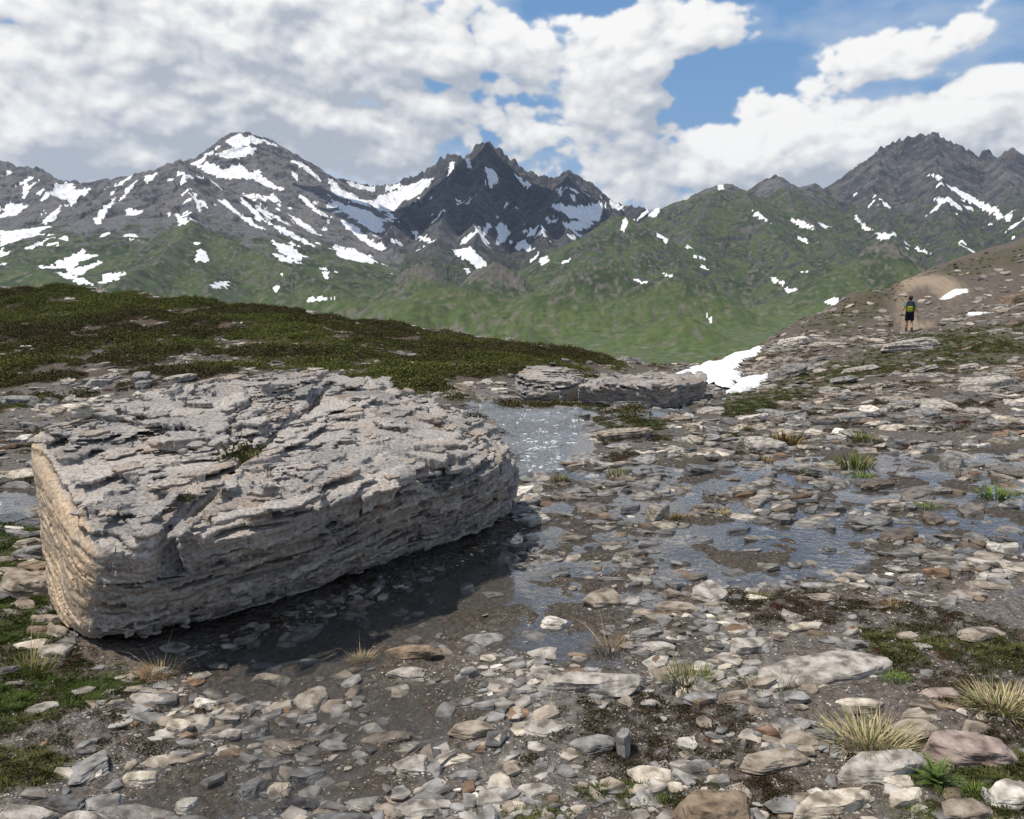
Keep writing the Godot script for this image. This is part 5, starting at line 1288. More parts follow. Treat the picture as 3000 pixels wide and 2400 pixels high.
func sheet_w(p: Vector3) -> float:
	return p.dot(fol_n) + b_wave.get_noise_3dv(p) * 0.085 + b_off2.get_noise_3dv(p) * 0.010

func sheet_d(p: Vector3, k: float, t: float, slope: float) -> float:
	# every sheet keeps one outline through its thickness, has broken along its own joints and is hollowed here and there under its lip
	var mid := p + fol_n * ((k + 0.5 - t) / slope)
	var d := hull_d(mid) + 0.022
	var lie := (0.10 if hp[h_top].x < -0.7 else clampf(hp[h_top].dot(fol_n) * 1.4 - 0.2, 0.8, 1.0)) * b_amp
	var o2 := b_off2.get_noise_3d(p.x, k * 1.9, p.z)
	d += (0.35 * b_amp + 0.65 * lie) * b_off.get_noise_3d(p.x, k * 0.9, p.z) * 0.030 + lie * (o2 * 0.022 + b_rag.get_noise_3d(p.x, k * 2.7, p.z) * 0.008)
	var q := Vector2((p.x - p.z) * 0.55, (p.x + p.z) * 1.0)
	d += lie * (b_cell.get_noise_3d(q.x, k * 3.0, q.y) * 0.032 + b_cell2.get_noise_3d(q.x, floorf(k / 3.0) * 5.0, q.y) * 0.026)
	if t - k < 0.45:
		d += b_gap * lie * clampf(0.65 + o2 * 3.0, 0.0, 1.5)
	return d

func layered_d(p: Vector3) -> float:
	var h := hull_d(p)
	if absf(h) > 0.17:
		return h
	var w := sheet_w(p)
	var g := 1.0 / b_sheet
	var t := w * g + 0.75 * sin(w * 21.0) + 0.24 * sin(w * 63.0)
	var slope := maxf(g + 15.75 * cos(w * 21.0) + 15.1 * cos(w * 63.0), g * 0.4)
	var k := floorf(t)
	var fr := t - k
	var dk := sheet_d(p, k, t, slope)
	var dn := sheet_d(p, k - 1.0 if fr < 0.5 else k + 1.0, t, slope)
	var db := minf(fr, 1.0 - fr) / slope
	var d := 0.0
	if dk < 0.0:
		d = maxf(dk, dn) if dn < 0.0 else maxf(dk, -db)
	else:
		d = minf(dk, db) if dn < 0.0 else minf(dk, dn)
	return d + b_fine.get_noise_3dv(p) * 0.0022

func cells(sd: int, freq: float) -> FastNoiseLite:
	var n := FastNoiseLite.new()
	n.seed = sd
	n.noise_type = FastNoiseLite.TYPE_CELLULAR
	n.cellular_return_type = FastNoiseLite.RETURN_CELL_VALUE
	n.fractal_type = FastNoiseLite.FRACTAL_NONE
	n.domain_warp_enabled = true
	n.domain_warp_amplitude = 0.12
	n.domain_warp_frequency = 3.0
	n.frequency = freq
	return n

func boulder_d(p: Vector3) -> float:
	var d := layered_d(p)
	if p.y > 0.3 and d > -0.2:
		var c := 9.0
		for k in crack.size() - 1:
			var a := crack[k]
			var ab := crack[k + 1] - a
			var q := Vector2(p.x, p.z) - a
			c = minf(c, (q - ab * clampf(q.dot(ab) / ab.length_squared(), 0.0, 1.0)).length())
		c += b_off2.get_noise_3dv(p) * 0.016
		d += 0.08 * exp(-c * c / 0.0008)
	return d

func tri_normal(v: PackedVector3Array, ix: PackedInt32Array) -> PackedVector3Array:
	return smooth_normals(v, ix)

func rock_paint(v: PackedVector3Array, n: PackedVector3Array, side_from: Vector3) -> PackedColorArray:
	var c := PackedColorArray()
	c.resize(v.size())
	var pale := Color(0.405, 0.382, 0.358)
	var grey := Color(0.245, 0.242, 0.238)
	var rust := Color(0.30, 0.205, 0.125)
	var dark := Color(0.115, 0.105, 0.098)
	for k in v.size():
		var p := v[k]
		var w := sheet_w(p)
		var a := b_tone.get_noise_3dv(p)
		var b := b_tone2.get_noise_3dv(p)
		var l := b_off2.get_noise_2d(floorf(w / 0.017) * 3.1, p.x * 0.25 + p.z * 0.25)
		var col := pale.lerp(grey, clampf(0.42 + a * 1.1 + l * 0.9 + b * 0.35, 0.0, 1.0))
		col = col.lerp(rust, clampf(l * 0.9 - a * 0.8 - 0.12, 0.0, 0.55))
		col = col.lerp(dark, clampf(b * 1.3 - 0.42 + l * 0.5, 0.0, 0.7))
		if side_from != Vector3.ZERO:
			# the end broke away not long ago: ochre rock within a thumb's breadth of that break
			var e := -1.0
			for q in hp.size():
				if hp[q].x < -0.7 and hp[q].z > 0.2:
					e = maxf(e, hp[q].dot(p) - hd[q])
			col = col.lerp(Color(0.52, 0.405, 0.28).lerp(Color(0.40, 0.345, 0.285), clampf(0.40 + a + b * 0.9, 0.0, 1.0)), smoothstep(-0.055, -0.025, e + b * 0.012))
		c[k] = col * (1.0 + b * 0.18)
	return c

func stone_textures() -> void:
	mats.grain = noise_tex(71, 0.025, 5, Color(0.66, 0.65, 0.64), Color(0.87, 0.86, 0.85), Color(1, 1, 1))
	mats.relief = noise_tex(72, 0.022, 5, Color(0, 0, 0), Color(0.5, 0.5, 0.5), Color(1, 1, 1))
	mats.schist = rough_mat("schist", Color(1.12, 1.12, 1.12), mats.grain, mats.relief, 2.6, 0.3, true, 0.85)

func set_hull(planes: Array) -> void:
	hp.clear()
	hd.clear()
	h_near.clear()
	for q in planes:
		hp.append(Vector3(q[0], q[1], q[2]))
		hd.append(q[3])

func build_boulder() -> void:
	stone_textures()
	set_hull(HULL)
	hp_boulder = hp.duplicate()
	hd_boulder = hd.duplicate()
	for k in range(0, CRACK.size(), 2):
		crack.append(Vector2(CRACK[k], CRACK[k + 1]))
	var v := PackedVector3Array()
	var ix := PackedInt32Array()
	nets(boulder_d, Vector3(-3.15, -0.12, -7.2), Vector3(0.3, 1.15, -3.5), 0.0112, [Vector3(-1.4, 0.45, -5.2)], v, ix)
	var n := tri_normal(v, ix)
	var root := Node3D.new()
	root.name = numbered("boulder")
	add_child(root)
	tag(root, "huge flat-topped schist boulder of split sheets beside the stream", "boulder")
	var body := put_mesh("body", array_mesh(v, ix, rock_paint(v, n, Vector3(-0.86, 0.0, 0.5))), mats.schist, root)
	# loose sheets that lie on its back, each broken to its own outline
	var back := {}
	for k in v.size():
		if n[k].y > 0.75:
			var key := Vector2i(int(floorf(v[k].x / 0.05)), int(floorf(v[k].z / 0.05)))
			if not back.has(key) or back[key].y < v[k].y:
				back[key] = v[k]
	var keys := back.keys()
	keys.sort()
	var ra := RandomNumberGenerator.new()
	ra.seed = 77
	var tries := 0
	var made := 0
	while made < SHEETS and tries < 900:
		tries += 1
		var p: Vector3 = back[keys[ra.randi() % keys.size()]]
		if absf(hull_d(p)) > 0.12 or p.y < 0.33:
			continue
		var size := lerpf(0.035, 0.12, pow(ra.randf(), 1.7))
		var sl := sheet_mesh(ra.randi(), size, size * ra.randf_range(0.45, 0.75), ra.randf_range(0.005, 0.012))
		var o := put_mesh("sheet", sl, sheet_mat(ra.randi() % 4), root)
		var tilt := (fol_n * 2.0 + Vector3(0.09, 0.93, 0.3) + Vector3(ra.randf_range(-0.12, 0.12), 0, ra.randf_range(-0.1, 0.1))).normalized()
		var dir := Vector3(0.80, 0.0, -0.6).rotated(Vector3.UP, ra.randf_range(-0.5, 0.5))
		var zx := dir.cross(tilt).normalized()
		o.transform = Transform3D(Basis(tilt.cross(zx).normalized(), tilt, zx), p + tilt * 0.004)
		made += 1
	# what rests on it
	var st := put_mesh("stone", stone_mesh(901, 9, 0.72), stone_mat("cream"))
	st.transform = Transform3D(Basis.from_euler(Vector3(0.1, 0.6, 0.05)).scaled(Vector3(0.075, 0.055, 0.062)), on_boulder(170, 890) + Vector3(0, 0.035, 0))
	tag(st, "fist-sized cream stone lying on top of the huge boulder", "stone")

func sheet_mat(k: int) -> StandardMaterial3D:
	var key := "sheet%d" % k
	if not mats.has(key):
		mats[key] = rough_mat("schist_sheet", [Color(0.46, 0.42, 0.375), Color(0.38, 0.36, 0.335), Color(0.43, 0.375, 0.32), Color(0.33, 0.315, 0.30)][k], mats.grain, mats.relief, 3.0, 1.0, true, 0.85, false)
	return mats[key]

func on_boulder(u: float, v: float) -> Vector3:
	# a place on the boulder's back named by its spot in SPOTS
	var q: Array = SPOTS["%d,%d" % [int(u), int(v)]]
	var p := Vector3(q[0], 1.3, q[1])
	while p.y > 0.0 and boulder_d(p) > 0.0:
		p.y -= 0.006
	return p

func sheet_mesh(sd: int, a: float, b: float, h: float) -> ArrayMesh:
	# a thin slab with a ragged broken outline
	var r := RandomNumberGenerator.new()
	r.seed = sd
	var rag := noise(sd, 1.6, 3)
	var m := 22
	var v := PackedVector3Array()
	var ix := PackedInt32Array()
	var ring := PackedVector2Array()
	var cut := r.randf() * TAU
	for k in m:
		var t := TAU * k / m + r.randf_range(-0.08, 0.08)
		var q := 0.85 + 0.55 * rag.get_noise_2d(cos(t) * 1.3, sin(t) * 1.3) + r.randf_range(-0.06, 0.06)
		q = minf(q, 0.55 / maxf(cos(t - cut), 0.001)) # one straight joint
		ring.append(Vector2(cos(t) * a * q, sin(t) * b * q))
	for k in m:
		v.append(Vector3(ring[k].x * 0.97, h * (0.75 + r.randf_range(-0.15, 0.15)), ring[k].y * 0.97))
	for k in m:
		v.append(Vector3(ring[k].x, h * r.randf_range(0.2, 0.5), ring[k].y))
	for k in m:
		v.append(Vector3(ring[k].x * 0.86, -h * 0.9, ring[k].y * 0.86))
	v.append(Vector3(0, h * 0.8, 0))
	v.append(Vector3(0, -h, 0))
	for k in m:
		var q := (k + 1) % m
		ix.append_array(PackedInt32Array([3 * m, k, q, k, m + k, q, q, m + k, m + q, m + k, 2 * m + k, m + q, m + q, 2 * m + k, 2 * m + q, 3 * m + 1, 2 * m + q, 2 * m + k]))
	return array_mesh(v, ix)

func build_island() -> void:
	# two rocks in midstream: a low dome and a long ledge of upturned sheets
	for q in ISLAND:
		set_hull(q[0])
		b_sheet = q[5]
		fol_n = Vector3(q[6][0], q[6][1], q[6][2]).normalized()
		b_amp = q[7]
		b_gap = 0.022
		b_round = 0.06
		var lo := Vector3(q[1][0], q[1][1], q[1][2])
		var hi := Vector3(q[2][0], q[2][1], q[2][2])
		var v := PackedVector3Array()
		var ix := PackedInt32Array()
		nets(layered_d, lo, hi, q[8], [Vector3(q[3][0], q[3][1], q[3][2])], v, ix)
		var n := tri_normal(v, ix)
		var o := put_mesh("rock", array_mesh(v, ix, rock_paint(v, n, Vector3.ZERO)), mats.schist)
		tag(o, q[4], "rock")
	b_sheet = 0.047
	b_amp = 1.0
	b_gap = 0.050
	b_round = 0.20
	fol_n = FOL.normalized()

# ------------------------------------------------------------------ stones
const TONES := {"grey": Color(0.262, 0.262, 0.262), "pale": Color(0.40, 0.378, 0.35), "tan": Color(0.315, 0.275, 0.23), "brown": Color(0.235, 0.182, 0.132), "cream": Color(0.52, 0.475, 0.405), "white": Color(0.66, 0.63, 0.58), "slate": Color(0.135, 0.135, 0.14), "rust": Color(0.25, 0.165, 0.11), "pink": Color(0.31, 0.25, 0.225)}

func stone_mat(tone: String, wet := false) -> StandardMaterial3D:
	var key := "stone_" + tone + ("_wet" if wet else "")
	if not mats.has(key):
		if not mats.has("grain2"):
			mats.grain2 = noise_tex(73, 0.012, 6, Color(0.52, 0.50, 0.48), Color(0.84, 0.83, 0.81), Color(1, 1, 1))
			mats.relief2 = noise_tex(74, 0.016, 6, Color(0, 0, 0), Color(0.5, 0.5, 0.5), Color(1, 1, 1))
		var m := rough_mat(tone + "_stone", TONES[tone] * (0.62 if wet else 1.14), mats.grain2, mats.relief2, 1.6, 1.0, true, 0.35 if wet else 0.85, false)
		mats[key] = m
	return mats[key]

func stone_mesh(sd: int, n: int, angular: float) -> ArrayMesh:
	# a unit stone: a ball cut by random planes, then split into a few sheets
	var key := "mesh%d" % sd
	if mats.has(key):
		return mats[key]
	var r := RandomNumberGenerator.new()
	r.seed = sd
	var ns := noise(sd, 0.9, 3)
	var pn := PackedVector3Array()
	var pd := PackedFloat32Array()
	pn.append(Vector3(r.randf_range(-0.12, 0.12), 1, r.randf_range(-0.12, 0.12)).normalized())
	pd.append(r.randf_range(0.62, 0.8))
	pn.append(Vector3(r.randf_range(-0.1, 0.1), -1, r.randf_range(-0.1, 0.1)).normalized())
	pd.append(0.7)
	var sides := 5 + r.randi() % 3
	for k in sides:
		var a := TAU * (k + r.randf_range(-0.38, 0.38)) / sides
		pn.append(Vector3(cos(a), r.randf_range(-0.1, 0.28), sin(a)).normalized())
		pd.append(r.randf_range(0.55, 0.92))
	for k in 2:
		pn.append(Vector3(r.randf_range(-1, 1), r.randf_range(0.5, 1.2), r.randf_range(-1, 1)).normalized())
		pd.append(r.randf_range(0.72, 0.95))
	var v := PackedVector3Array()
	var ix := PackedInt32Array()
	for f in 6:
		var o := v.size()
		for j in n + 1:
			for i in n + 1:
				var a := tan((2.0 * i / n - 1.0) * PI / 4.0)
				var b := tan((2.0 * j / n - 1.0) * PI / 4.0)
				var d: Vector3 = [Vector3(1, a, b), Vector3(-1, b, a), Vector3(a, 1, -b), Vector3(a, -1, b), Vector3(a, b, 1), Vector3(b, a, -1)][f]
				d = d.normalized()
				var q := 1.0
				for k in pn.size():
					var e := pn[k].dot(d) / pd[k]
					if e > 0.0:
						q = maxf(q, lerpf(1.0, e, 1.0))
				var p := d / lerpf(1.0, q, angular)
				p *= 1.0 + 0.07 * ns.get_noise_3dv(d * 2.2)
				var lay := floorf(p.y * 5.0 + ns.get_noise_3dv(d * 1.3) * 1.2)
				var s := 1.0 + 0.10 * ns.get_noise_2d(lay * 7.0, lay * 3.0 + atan2(d.x, d.z) * 0.0)
				p.x *= s
				p.z *= s
				v.append(p)
		for j in n:
			for i in n:
				var c := o + j * (n + 1) + i
				ix.append_array(PackedInt32Array([c, c + n + 1, c + 1, c + 1, c + n + 1, c + n + 2]))
	mats[key] = array_mesh(v, ix)
	return mats[key]

func chip_mesh(sd: int) -> ArrayMesh:
	# a broken flake: straight-sided outline, two uneven levels, sharp edges
	var r := RandomNumberGenerator.new()
	r.seed = sd
	var m := 5 + r.randi() % 3
	var v := PackedVector3Array()
	var ix := PackedInt32Array()
	var ring := PackedVector2Array()
	for k in m:
		var t := TAU * (k + r.randf_range(-0.36, 0.36)) / m
		var q := r.randf_range(0.62, 1.12)
		ring.append(Vector2(cos(t), sin(t)) * q)
	var tx := r.randf_range(-0.3, 0.3)
	var tz := r.randf_range(-0.3, 0.3)
	var level := [[0.86, 0.78], [1.0, 0.35], [0.92, -0.8]]
	for l in 3:
		for k in m:
			var q: float = level[l][0] + r.randf_range(-0.07, 0.07)
			v.append(Vector3(ring[k].x * q, level[l][1] + (tx * ring[k].x + tz * ring[k].y if l == 0 else 0.0) + r.randf_range(-0.14, 0.14), ring[k].y * q))
	v.append(Vector3(r.randf_range(-0.25, 0.25), 0.85 + r.randf_range(-0.1, 0.2), r.randf_range(-0.25, 0.25)))
	for k in m:
		var q := (k + 1) % m
		ix.append_array(PackedInt32Array([3 * m, k, q, k, m + k, q, q, m + k, m + q, m + k, 2 * m + k, m + q, m + q, 2 * m + k, 2 * m + q]))
	return array_mesh(v, ix)

func settle(o: Node3D, x: float, z: float, sx: float, sy: float, sz: float, yaw: float, tilt := 0.1, sunk := 0.35) -> void:
	var n := (ground_n(x, z) + Vector3(rng.randf_range(-tilt, tilt), 0, rng.randf_range(-tilt, tilt))).normalized()
	var f := Vector3(sin(yaw), 0, cos(yaw))
	var side := n.cross(f).normalized()
	o.transform = Transform3D(Basis(side * sx, n * sy, side.cross(n).normalized() * sz), Vector3(x, ground_h(x, z) + sy * (0.72 - 2.0 * sunk * 0.72), z))

func build_stones() -> void:
	for q in STONES:
		var x: float = q[0]
		var z: float = q[1]
		var w: float = q[2]
		var flat: float = q[3]
		var o := put_mesh("stone", stone_mesh(100 + int(q[6]), 12, 0.97), stone_mat(q[4], zval("water", x, z) > 0.62))
		settle(o, x, z, w * 0.62, w * 0.62 * flat * (0.66 if flat < 1.0 else 1.0), w * 0.62 * q[5], deg_to_rad(q[7]), 0.08, 0.30)
		if q.size() > 9:
			o.rotation_degrees += Vector3(q[9], 0, q[10])
		tag(o, q[8], "stone")
	# the rest of the larger stones, told apart by size, tone and what they lie nearest to
	var made := []
	var tries := 0
	while made.size() < 225 and tries < 6000:
		tries += 1
		var th := deg_to_rad(rng.randf_range(-33.5, 33.5))
		var r := 2.15 * pow(17.0, pow(rng.randf(), 1.15))
		var x := sin(th) * r
		var z := -cos(th) * r
		if zval("shrub", x, z) > 0.3 or zval("snow", x, z) > 0.2 or zval("path", x, z) > 0.2 or zval("water", x, z) > 0.9:
			continue
		if zval("grass", x, z) > 0.4 and rng.randf() < 0.75:
			continue
		if in_boulder(x, z, 0.06):
			continue
		var w := lerpf(0.045, 0.105, pow(rng.randf(), 1.6)) * (0.62 + 0.24 * r)
		var clash := false
		for s in made:
			if Vector2(s[0] - x, s[1] - z).length() < (s[2] + w) * 0.75:
				clash = true
				break
		for s in STONES:
			if not clash and Vector2(s[0] - x, s[1] - z).length() < (s[2] + w) * 0.7:
				clash = true
		if not clash:
			made.append([x, z, w, pick_tone(rng.randf())])
	made.sort_custom(func(a, b): return a[2] / Vector2(a[0], a[1]).length() > b[2] / Vector2(b[0], b[1]).length())
	var rank := {}
	var kinds := ["slab", "stone"]
	for s in made:
		var flat := rng.randf_range(0.14, 0.42)
		var o := put_mesh("stone", stone_mesh(100 + rng.randi() % 14, 12, 0.97), stone_mat(s[3], zval("water", s[0], s[1]) > 0.62))
		settle(o, s[0], s[1], s[2], s[2] * flat, s[2] * rng.randf_range(0.5, 0.85), rng.randf() * TAU, 0.2, rng.randf_range(0.25, 0.42))
		var best := 0
		for k in MARKS.size():
			if Vector2(MARKS[k][0] - s[0], MARKS[k][1] - s[1]).length() / (1.0 + 0.2 * MARKS[k][2]) < Vector2(MARKS[best][0] - s[0], MARKS[best][1] - s[1]).length() / (1.0 + 0.2 * MARKS[best][2]):
				best = k
		var word: String = kinds[0] if flat < 0.29 else kinds[1]
		var key := "%s %s lying near %s" % [s[3], word, MARKS[best][3]]
		rank[key] = rank.get(key, 0) + 1
		tag(o, ORDINAL[rank[key] - 1] + " " + key, "stone", "loose stones on the gravel")

const ORDINAL := ["largest", "second largest", "third largest", "fourth largest", "fifth largest", "sixth largest", "seventh largest", "eighth largest", "ninth largest", "tenth largest", "eleventh largest", "twelfth largest", "thirteenth largest", "fourteenth largest", "fifteenth largest", "sixteenth largest", "seventeenth largest", "eighteenth largest", "nineteenth largest", "twentieth largest", "smallest", "smallest", "smallest", "smallest", "smallest", "smallest", "smallest", "smallest"]

func pick_tone(t: float) -> String:
	return "grey" if t < 0.36 else "pale" if t < 0.60 else "tan" if t < 0.76 else "slate" if t < 0.83 else "cream" if t < 0.91 else "brown" if t < 0.945 else "white" if t < 0.985 else "rust"

func in_boulder(x: float, z: float, grow: float) -> bool:
	for k in hp_boulder.size():
		if hp_boulder[k].dot(Vector3(x, 0.02, z)) - hd_boulder[k] > grow:
			return false
	return true
var hp_boulder := PackedVector3Array()
var hd_boulder := PackedFloat32Array()

func build_gravel() -> void:
	var shapes := 12
	var lists := []
	for k in shapes:
		lists.append([[], []])
	var total := 0
	while total < 215000:
		total += 1
		var grit := total > 150000
		var th := deg_to_rad(rng.randf_range(-38.0, 38.0))
		var r := 1.75 * pow(38.0, rng.randf())
		if grit:
			r = 1.8 * pow(4.6, rng.randf())
		elif total > 120000:
			# the stony slope on the right
			th = deg_to_rad(rng.randf_range(7.0, 37.0))
			r = 15.0 * pow(5.2, rng.randf())
		var x := sin(th) * r
		var z := -cos(th) * r
		var n1 := n_patch.get_noise_2d(x * 1.4 + 9.0, z * 1.4)
		var keep := smoothstep(-0.24, 0.34, n1 + 0.5 * n_speck.get_noise_2d(x * 0.6, z * 0.6)) * 0.9 + 0.06
		var wv := zval("water", x, z)
		keep *= 1.0 - 0.35 * smoothstep(0.45, 0.7, wv) - 0.55 * smoothstep(0.70, 0.80, wv) - 0.09 * smoothstep(0.85, 0.95, wv)
		var sh := zval("shrub", x, z)
		var gv := zval("grass", x, z)
		keep *= 1.0 - 0.9 * sh * smoothstep(-0.22, 0.0, n_heath.get_noise_2d(x, z))
		keep *= 1.0 - 0.72 * gv
		if r > 9.0 and x < -0.5:
			keep *= 0.55
		if zval("path", x, z) > 0.3 or zval("snow", x, z) > 0.3:
			keep *= 0.12
		var moss := n_patch.get_noise_2d(x * 1.7 + 40.0, z * 1.7) + gv * 0.45
		keep *= 1.0 - (0.8 if x > 0.3 else 0.35) * smoothstep(0.08, 0.32, moss) * smoothstep(0.6, 0.4, wv)
		if grit:
			keep = 0.9 - 0.8 * smoothstep(0.6, 0.75, wv)
		if rng.randf() > keep or in_boulder(x, z, -0.05):
			continue
		var s := lerpf(0.006, 0.088, pow(rng.randf(), 4.0)) * (0.55 + 0.17 * r)
		if r > 14.0:
			s = lerpf(0.03, 0.20, pow(rng.randf(), 2.6)) * (0.5 + 0.03 * r)
		if grit:
			s = rng.randf_range(0.0025, 0.0075) * (0.6 + 0.15 * r)
		elif r < 5.5:
			if rng.randf() < 0.35:
				continue
			s *= 0.78
		var flat := rng.randf_range(0.09, 0.30)
		var n := (ground_n(x, z) + Vector3(rng.randf_range(-0.22, 0.22), 0, rng.randf_range(-0.22, 0.22))).normalized()
		var yaw := rng.randf() * TAU
		var side := n.cross(Vector3(sin(yaw), 0, cos(yaw))).normalized()
		var t := Transform3D(Basis(side * s, n * s * flat, side.cross(n).normalized() * s * rng.randf_range(0.5, 0.95)), Vector3(x, ground_h(x, z) + s * flat * rng.randf_range(-0.35, 0.35), z))
		var col: Color = TONES[pick_tone(rng.randf())] * rng.randf_range(0.68, 1.15)
		if wv > 0.55:
			col = col * 0.72
		if r > 14.0 and x > 2.0:
			col = col.lerp(Color(0.25, 0.20, 0.155), 0.25)
		var l: Array = lists[rng.randi() % shapes]
		l[0].append(t)
		l[1].append(col)
	var m := rough_mat("gravel_stone", Color(1.14, 1.14, 1.14), mats.grain2, null, 1.6, 0.5, true, 0.8)
	var root := Node3D.new()
	root.name = "gravel"
	add_child(root)
	tag(root, "grey and tan stone chips strewn over the ground", "", "", "stuff")
	for k in shapes:
		scatter(root, "chips", chip_mesh(300 + k), m, lists[k][0], lists[k][1])

func scatter(parent: Node, called: String, mesh: Mesh, m: Material, where: Array, col: Array) -> void:
	var mm := MultiMesh.new()
	mm.transform_format = MultiMesh.TRANSFORM_3D
	mm.use_colors = true
	mm.mesh = mesh
	mm.instance_count = where.size()
	for k in where.size():
		mm.set_instance_transform(k, where[k])
		mm.set_instance_color(k, col[k])
	var o := MultiMeshInstance3D.new()
	o.multimesh = mm
	o.material_override = m
	o.name = called
	o.set_meta("kind", "stuff")
	parent.add_child(o, true)

func build_snow() -> void:
	# the snow tongue at the stream's exit and two leftovers by the path
	var m := rough_mat("old_snow_near", Color(0.86, 0.87, 0.88), noise_tex(81, 0.03, 4, Color(0.84, 0.84, 0.83), Color(0.95, 0.95, 0.95), Color(1, 1, 1)), noise_tex(82, 0.03, 3, Color(0, 0, 0), Color(0.5, 0.5, 0.5), Color(1, 1, 1)), 0.5, 3.0, true, 0.65, false)
	var names := ["white snow tongue running down beside the stream's exit", "narrow snow strip below the snow tongue", "thin curled snow remnant on the slope beyond the hiker", "small flat snow remnant among stones near the hiker"]
	for k in SNOWPATCH.size():
		var pv := PackedVector2Array()
		for q in range(0, SNOWPATCH[k].size(), 2):
			pv.append(Vector2(SNOWPATCH[k][q], SNOWPATCH[k][q + 1]))
		var lo := pv[0]
		var hi := pv[0]
		for p in pv:
			lo = lo.min(p)
			hi = hi.max(p)
		var step := maxf((hi - lo).length() / 170.0, 0.03)
		var nx := int((hi.x - lo.x) / step) + 3
		var nz := int((hi.y - lo.y) / step) + 3
		var v := PackedVector3Array()
		var ix := PackedInt32Array()
		var ok := PackedByteArray()
		var edge := noise(83 + k, 0.9, 3)
		for j in nz:
			for i in nx:
				var x := lo.x + (i - 1) * step
				var z := lo.y + (j - 1) * step
				var q := Vector2(x + edge.get_noise_2d(x, z) * 0.12, z + edge.get_noise_2d(z, x) * 0.2)
				var best := 99.0
				for e in pv.size():
					best = minf(best, Geometry2D.get_closest_point_to_segment(q, pv[e], pv[(e + 1) % pv.size()]).distance_to(q))
				var d := best if Geometry2D.is_point_in_polygon(q, pv) else -best
				ok.append(1 if d > -0.10 else 0)
				var th := 0.16 if k < 2 else 0.07
				v.append(Vector3(x, ground_h(x, z) + th * sqrt(clampf((d + 0.1) / (th * 1.6), 0.0, 1.0)) - 0.04 + (0.02 if k > 1 else 0.0) + 0.02 * edge.get_noise_2d(x * 2.0, z * 2.0), z))
		for j in nz - 1:
			for i in nx - 1:
				var o := j * nx + i
				if ok[o] + ok[o + 1] + ok[o + nx] + ok[o + nx + 1] == 4:
					ix.append_array(PackedInt32Array([o, o + 1, o + nx, o + 1, o + nx + 1, o + nx]))
		var o := put_mesh("snow_patch", array_mesh(v, ix, PackedColorArray(), smooth_normals(v, ix)), m)
		tag(o, names[k], "snow patch")

# ------------------------------------------------------------------ plants
func leaf_mat(called: String, through: float) -> StandardMaterial3D:
	var m := plain_mat(called, Color(1, 1, 1), 0.75, true)
	m.metallic_specular = 0.2
	m.backlight_enabled = true
	m.backlight = Color(through, through, through * 0.6)
	m.cull_mode = BaseMaterial3D.CULL_DISABLED
	return m

func cushion_mesh(sd: int, leaves: int, size: float, a: Color, b: Color) -> ArrayMesh:
	# a low dome of dwarf shrub: many small leaves turned every way over a few hidden stems
	var r := RandomNumberGenerator.new()
	r.seed = sd
	var v := PackedVector3Array()
	var c := PackedColorArray()
	var ix := PackedInt32Array()
	var lump := noise(sd, 1.1, 2)
	for k in leaves:
		var t := r.randf() * TAU
		var q := sqrt(r.randf())
		var d := Vector3(cos(t) * q, 0, sin(t) * q)
		var top := sqrt(maxf(1.0 - q * q, 0.0)) * (0.62 + 0.5 * lump.get_noise_2d(d.x * 1.5, d.z * 1.5))
		var p := Vector3(d.x, top * r.randf_range(0.45, 1.0), d.z)
		var up := Vector3(r.randf_range(-1, 1), r.randf_range(0.1, 1.3), r.randf_range(-1, 1)).normalized()
		var side := up.cross(Vector3(r.randf_range(-1, 1), r.randf_range(-0.4, 0.4), r.randf_range(-1, 1))).normalized()
		var s := size * r.randf_range(0.6, 1.3)
		var o := v.size()
		v.append(p - side * s * 0.42)
		v.append(p + up * s)
		v.append(p + side * s * 0.42)
		v.append(p - up * s * 0.35)
		var col := a.lerp(b, r.randf())
		for e in 4:
			c.append(col)
		ix.append_array(PackedInt32Array([o, o + 1, o + 2, o, o + 2, o + 3]))
	return array_mesh(v, ix, c)

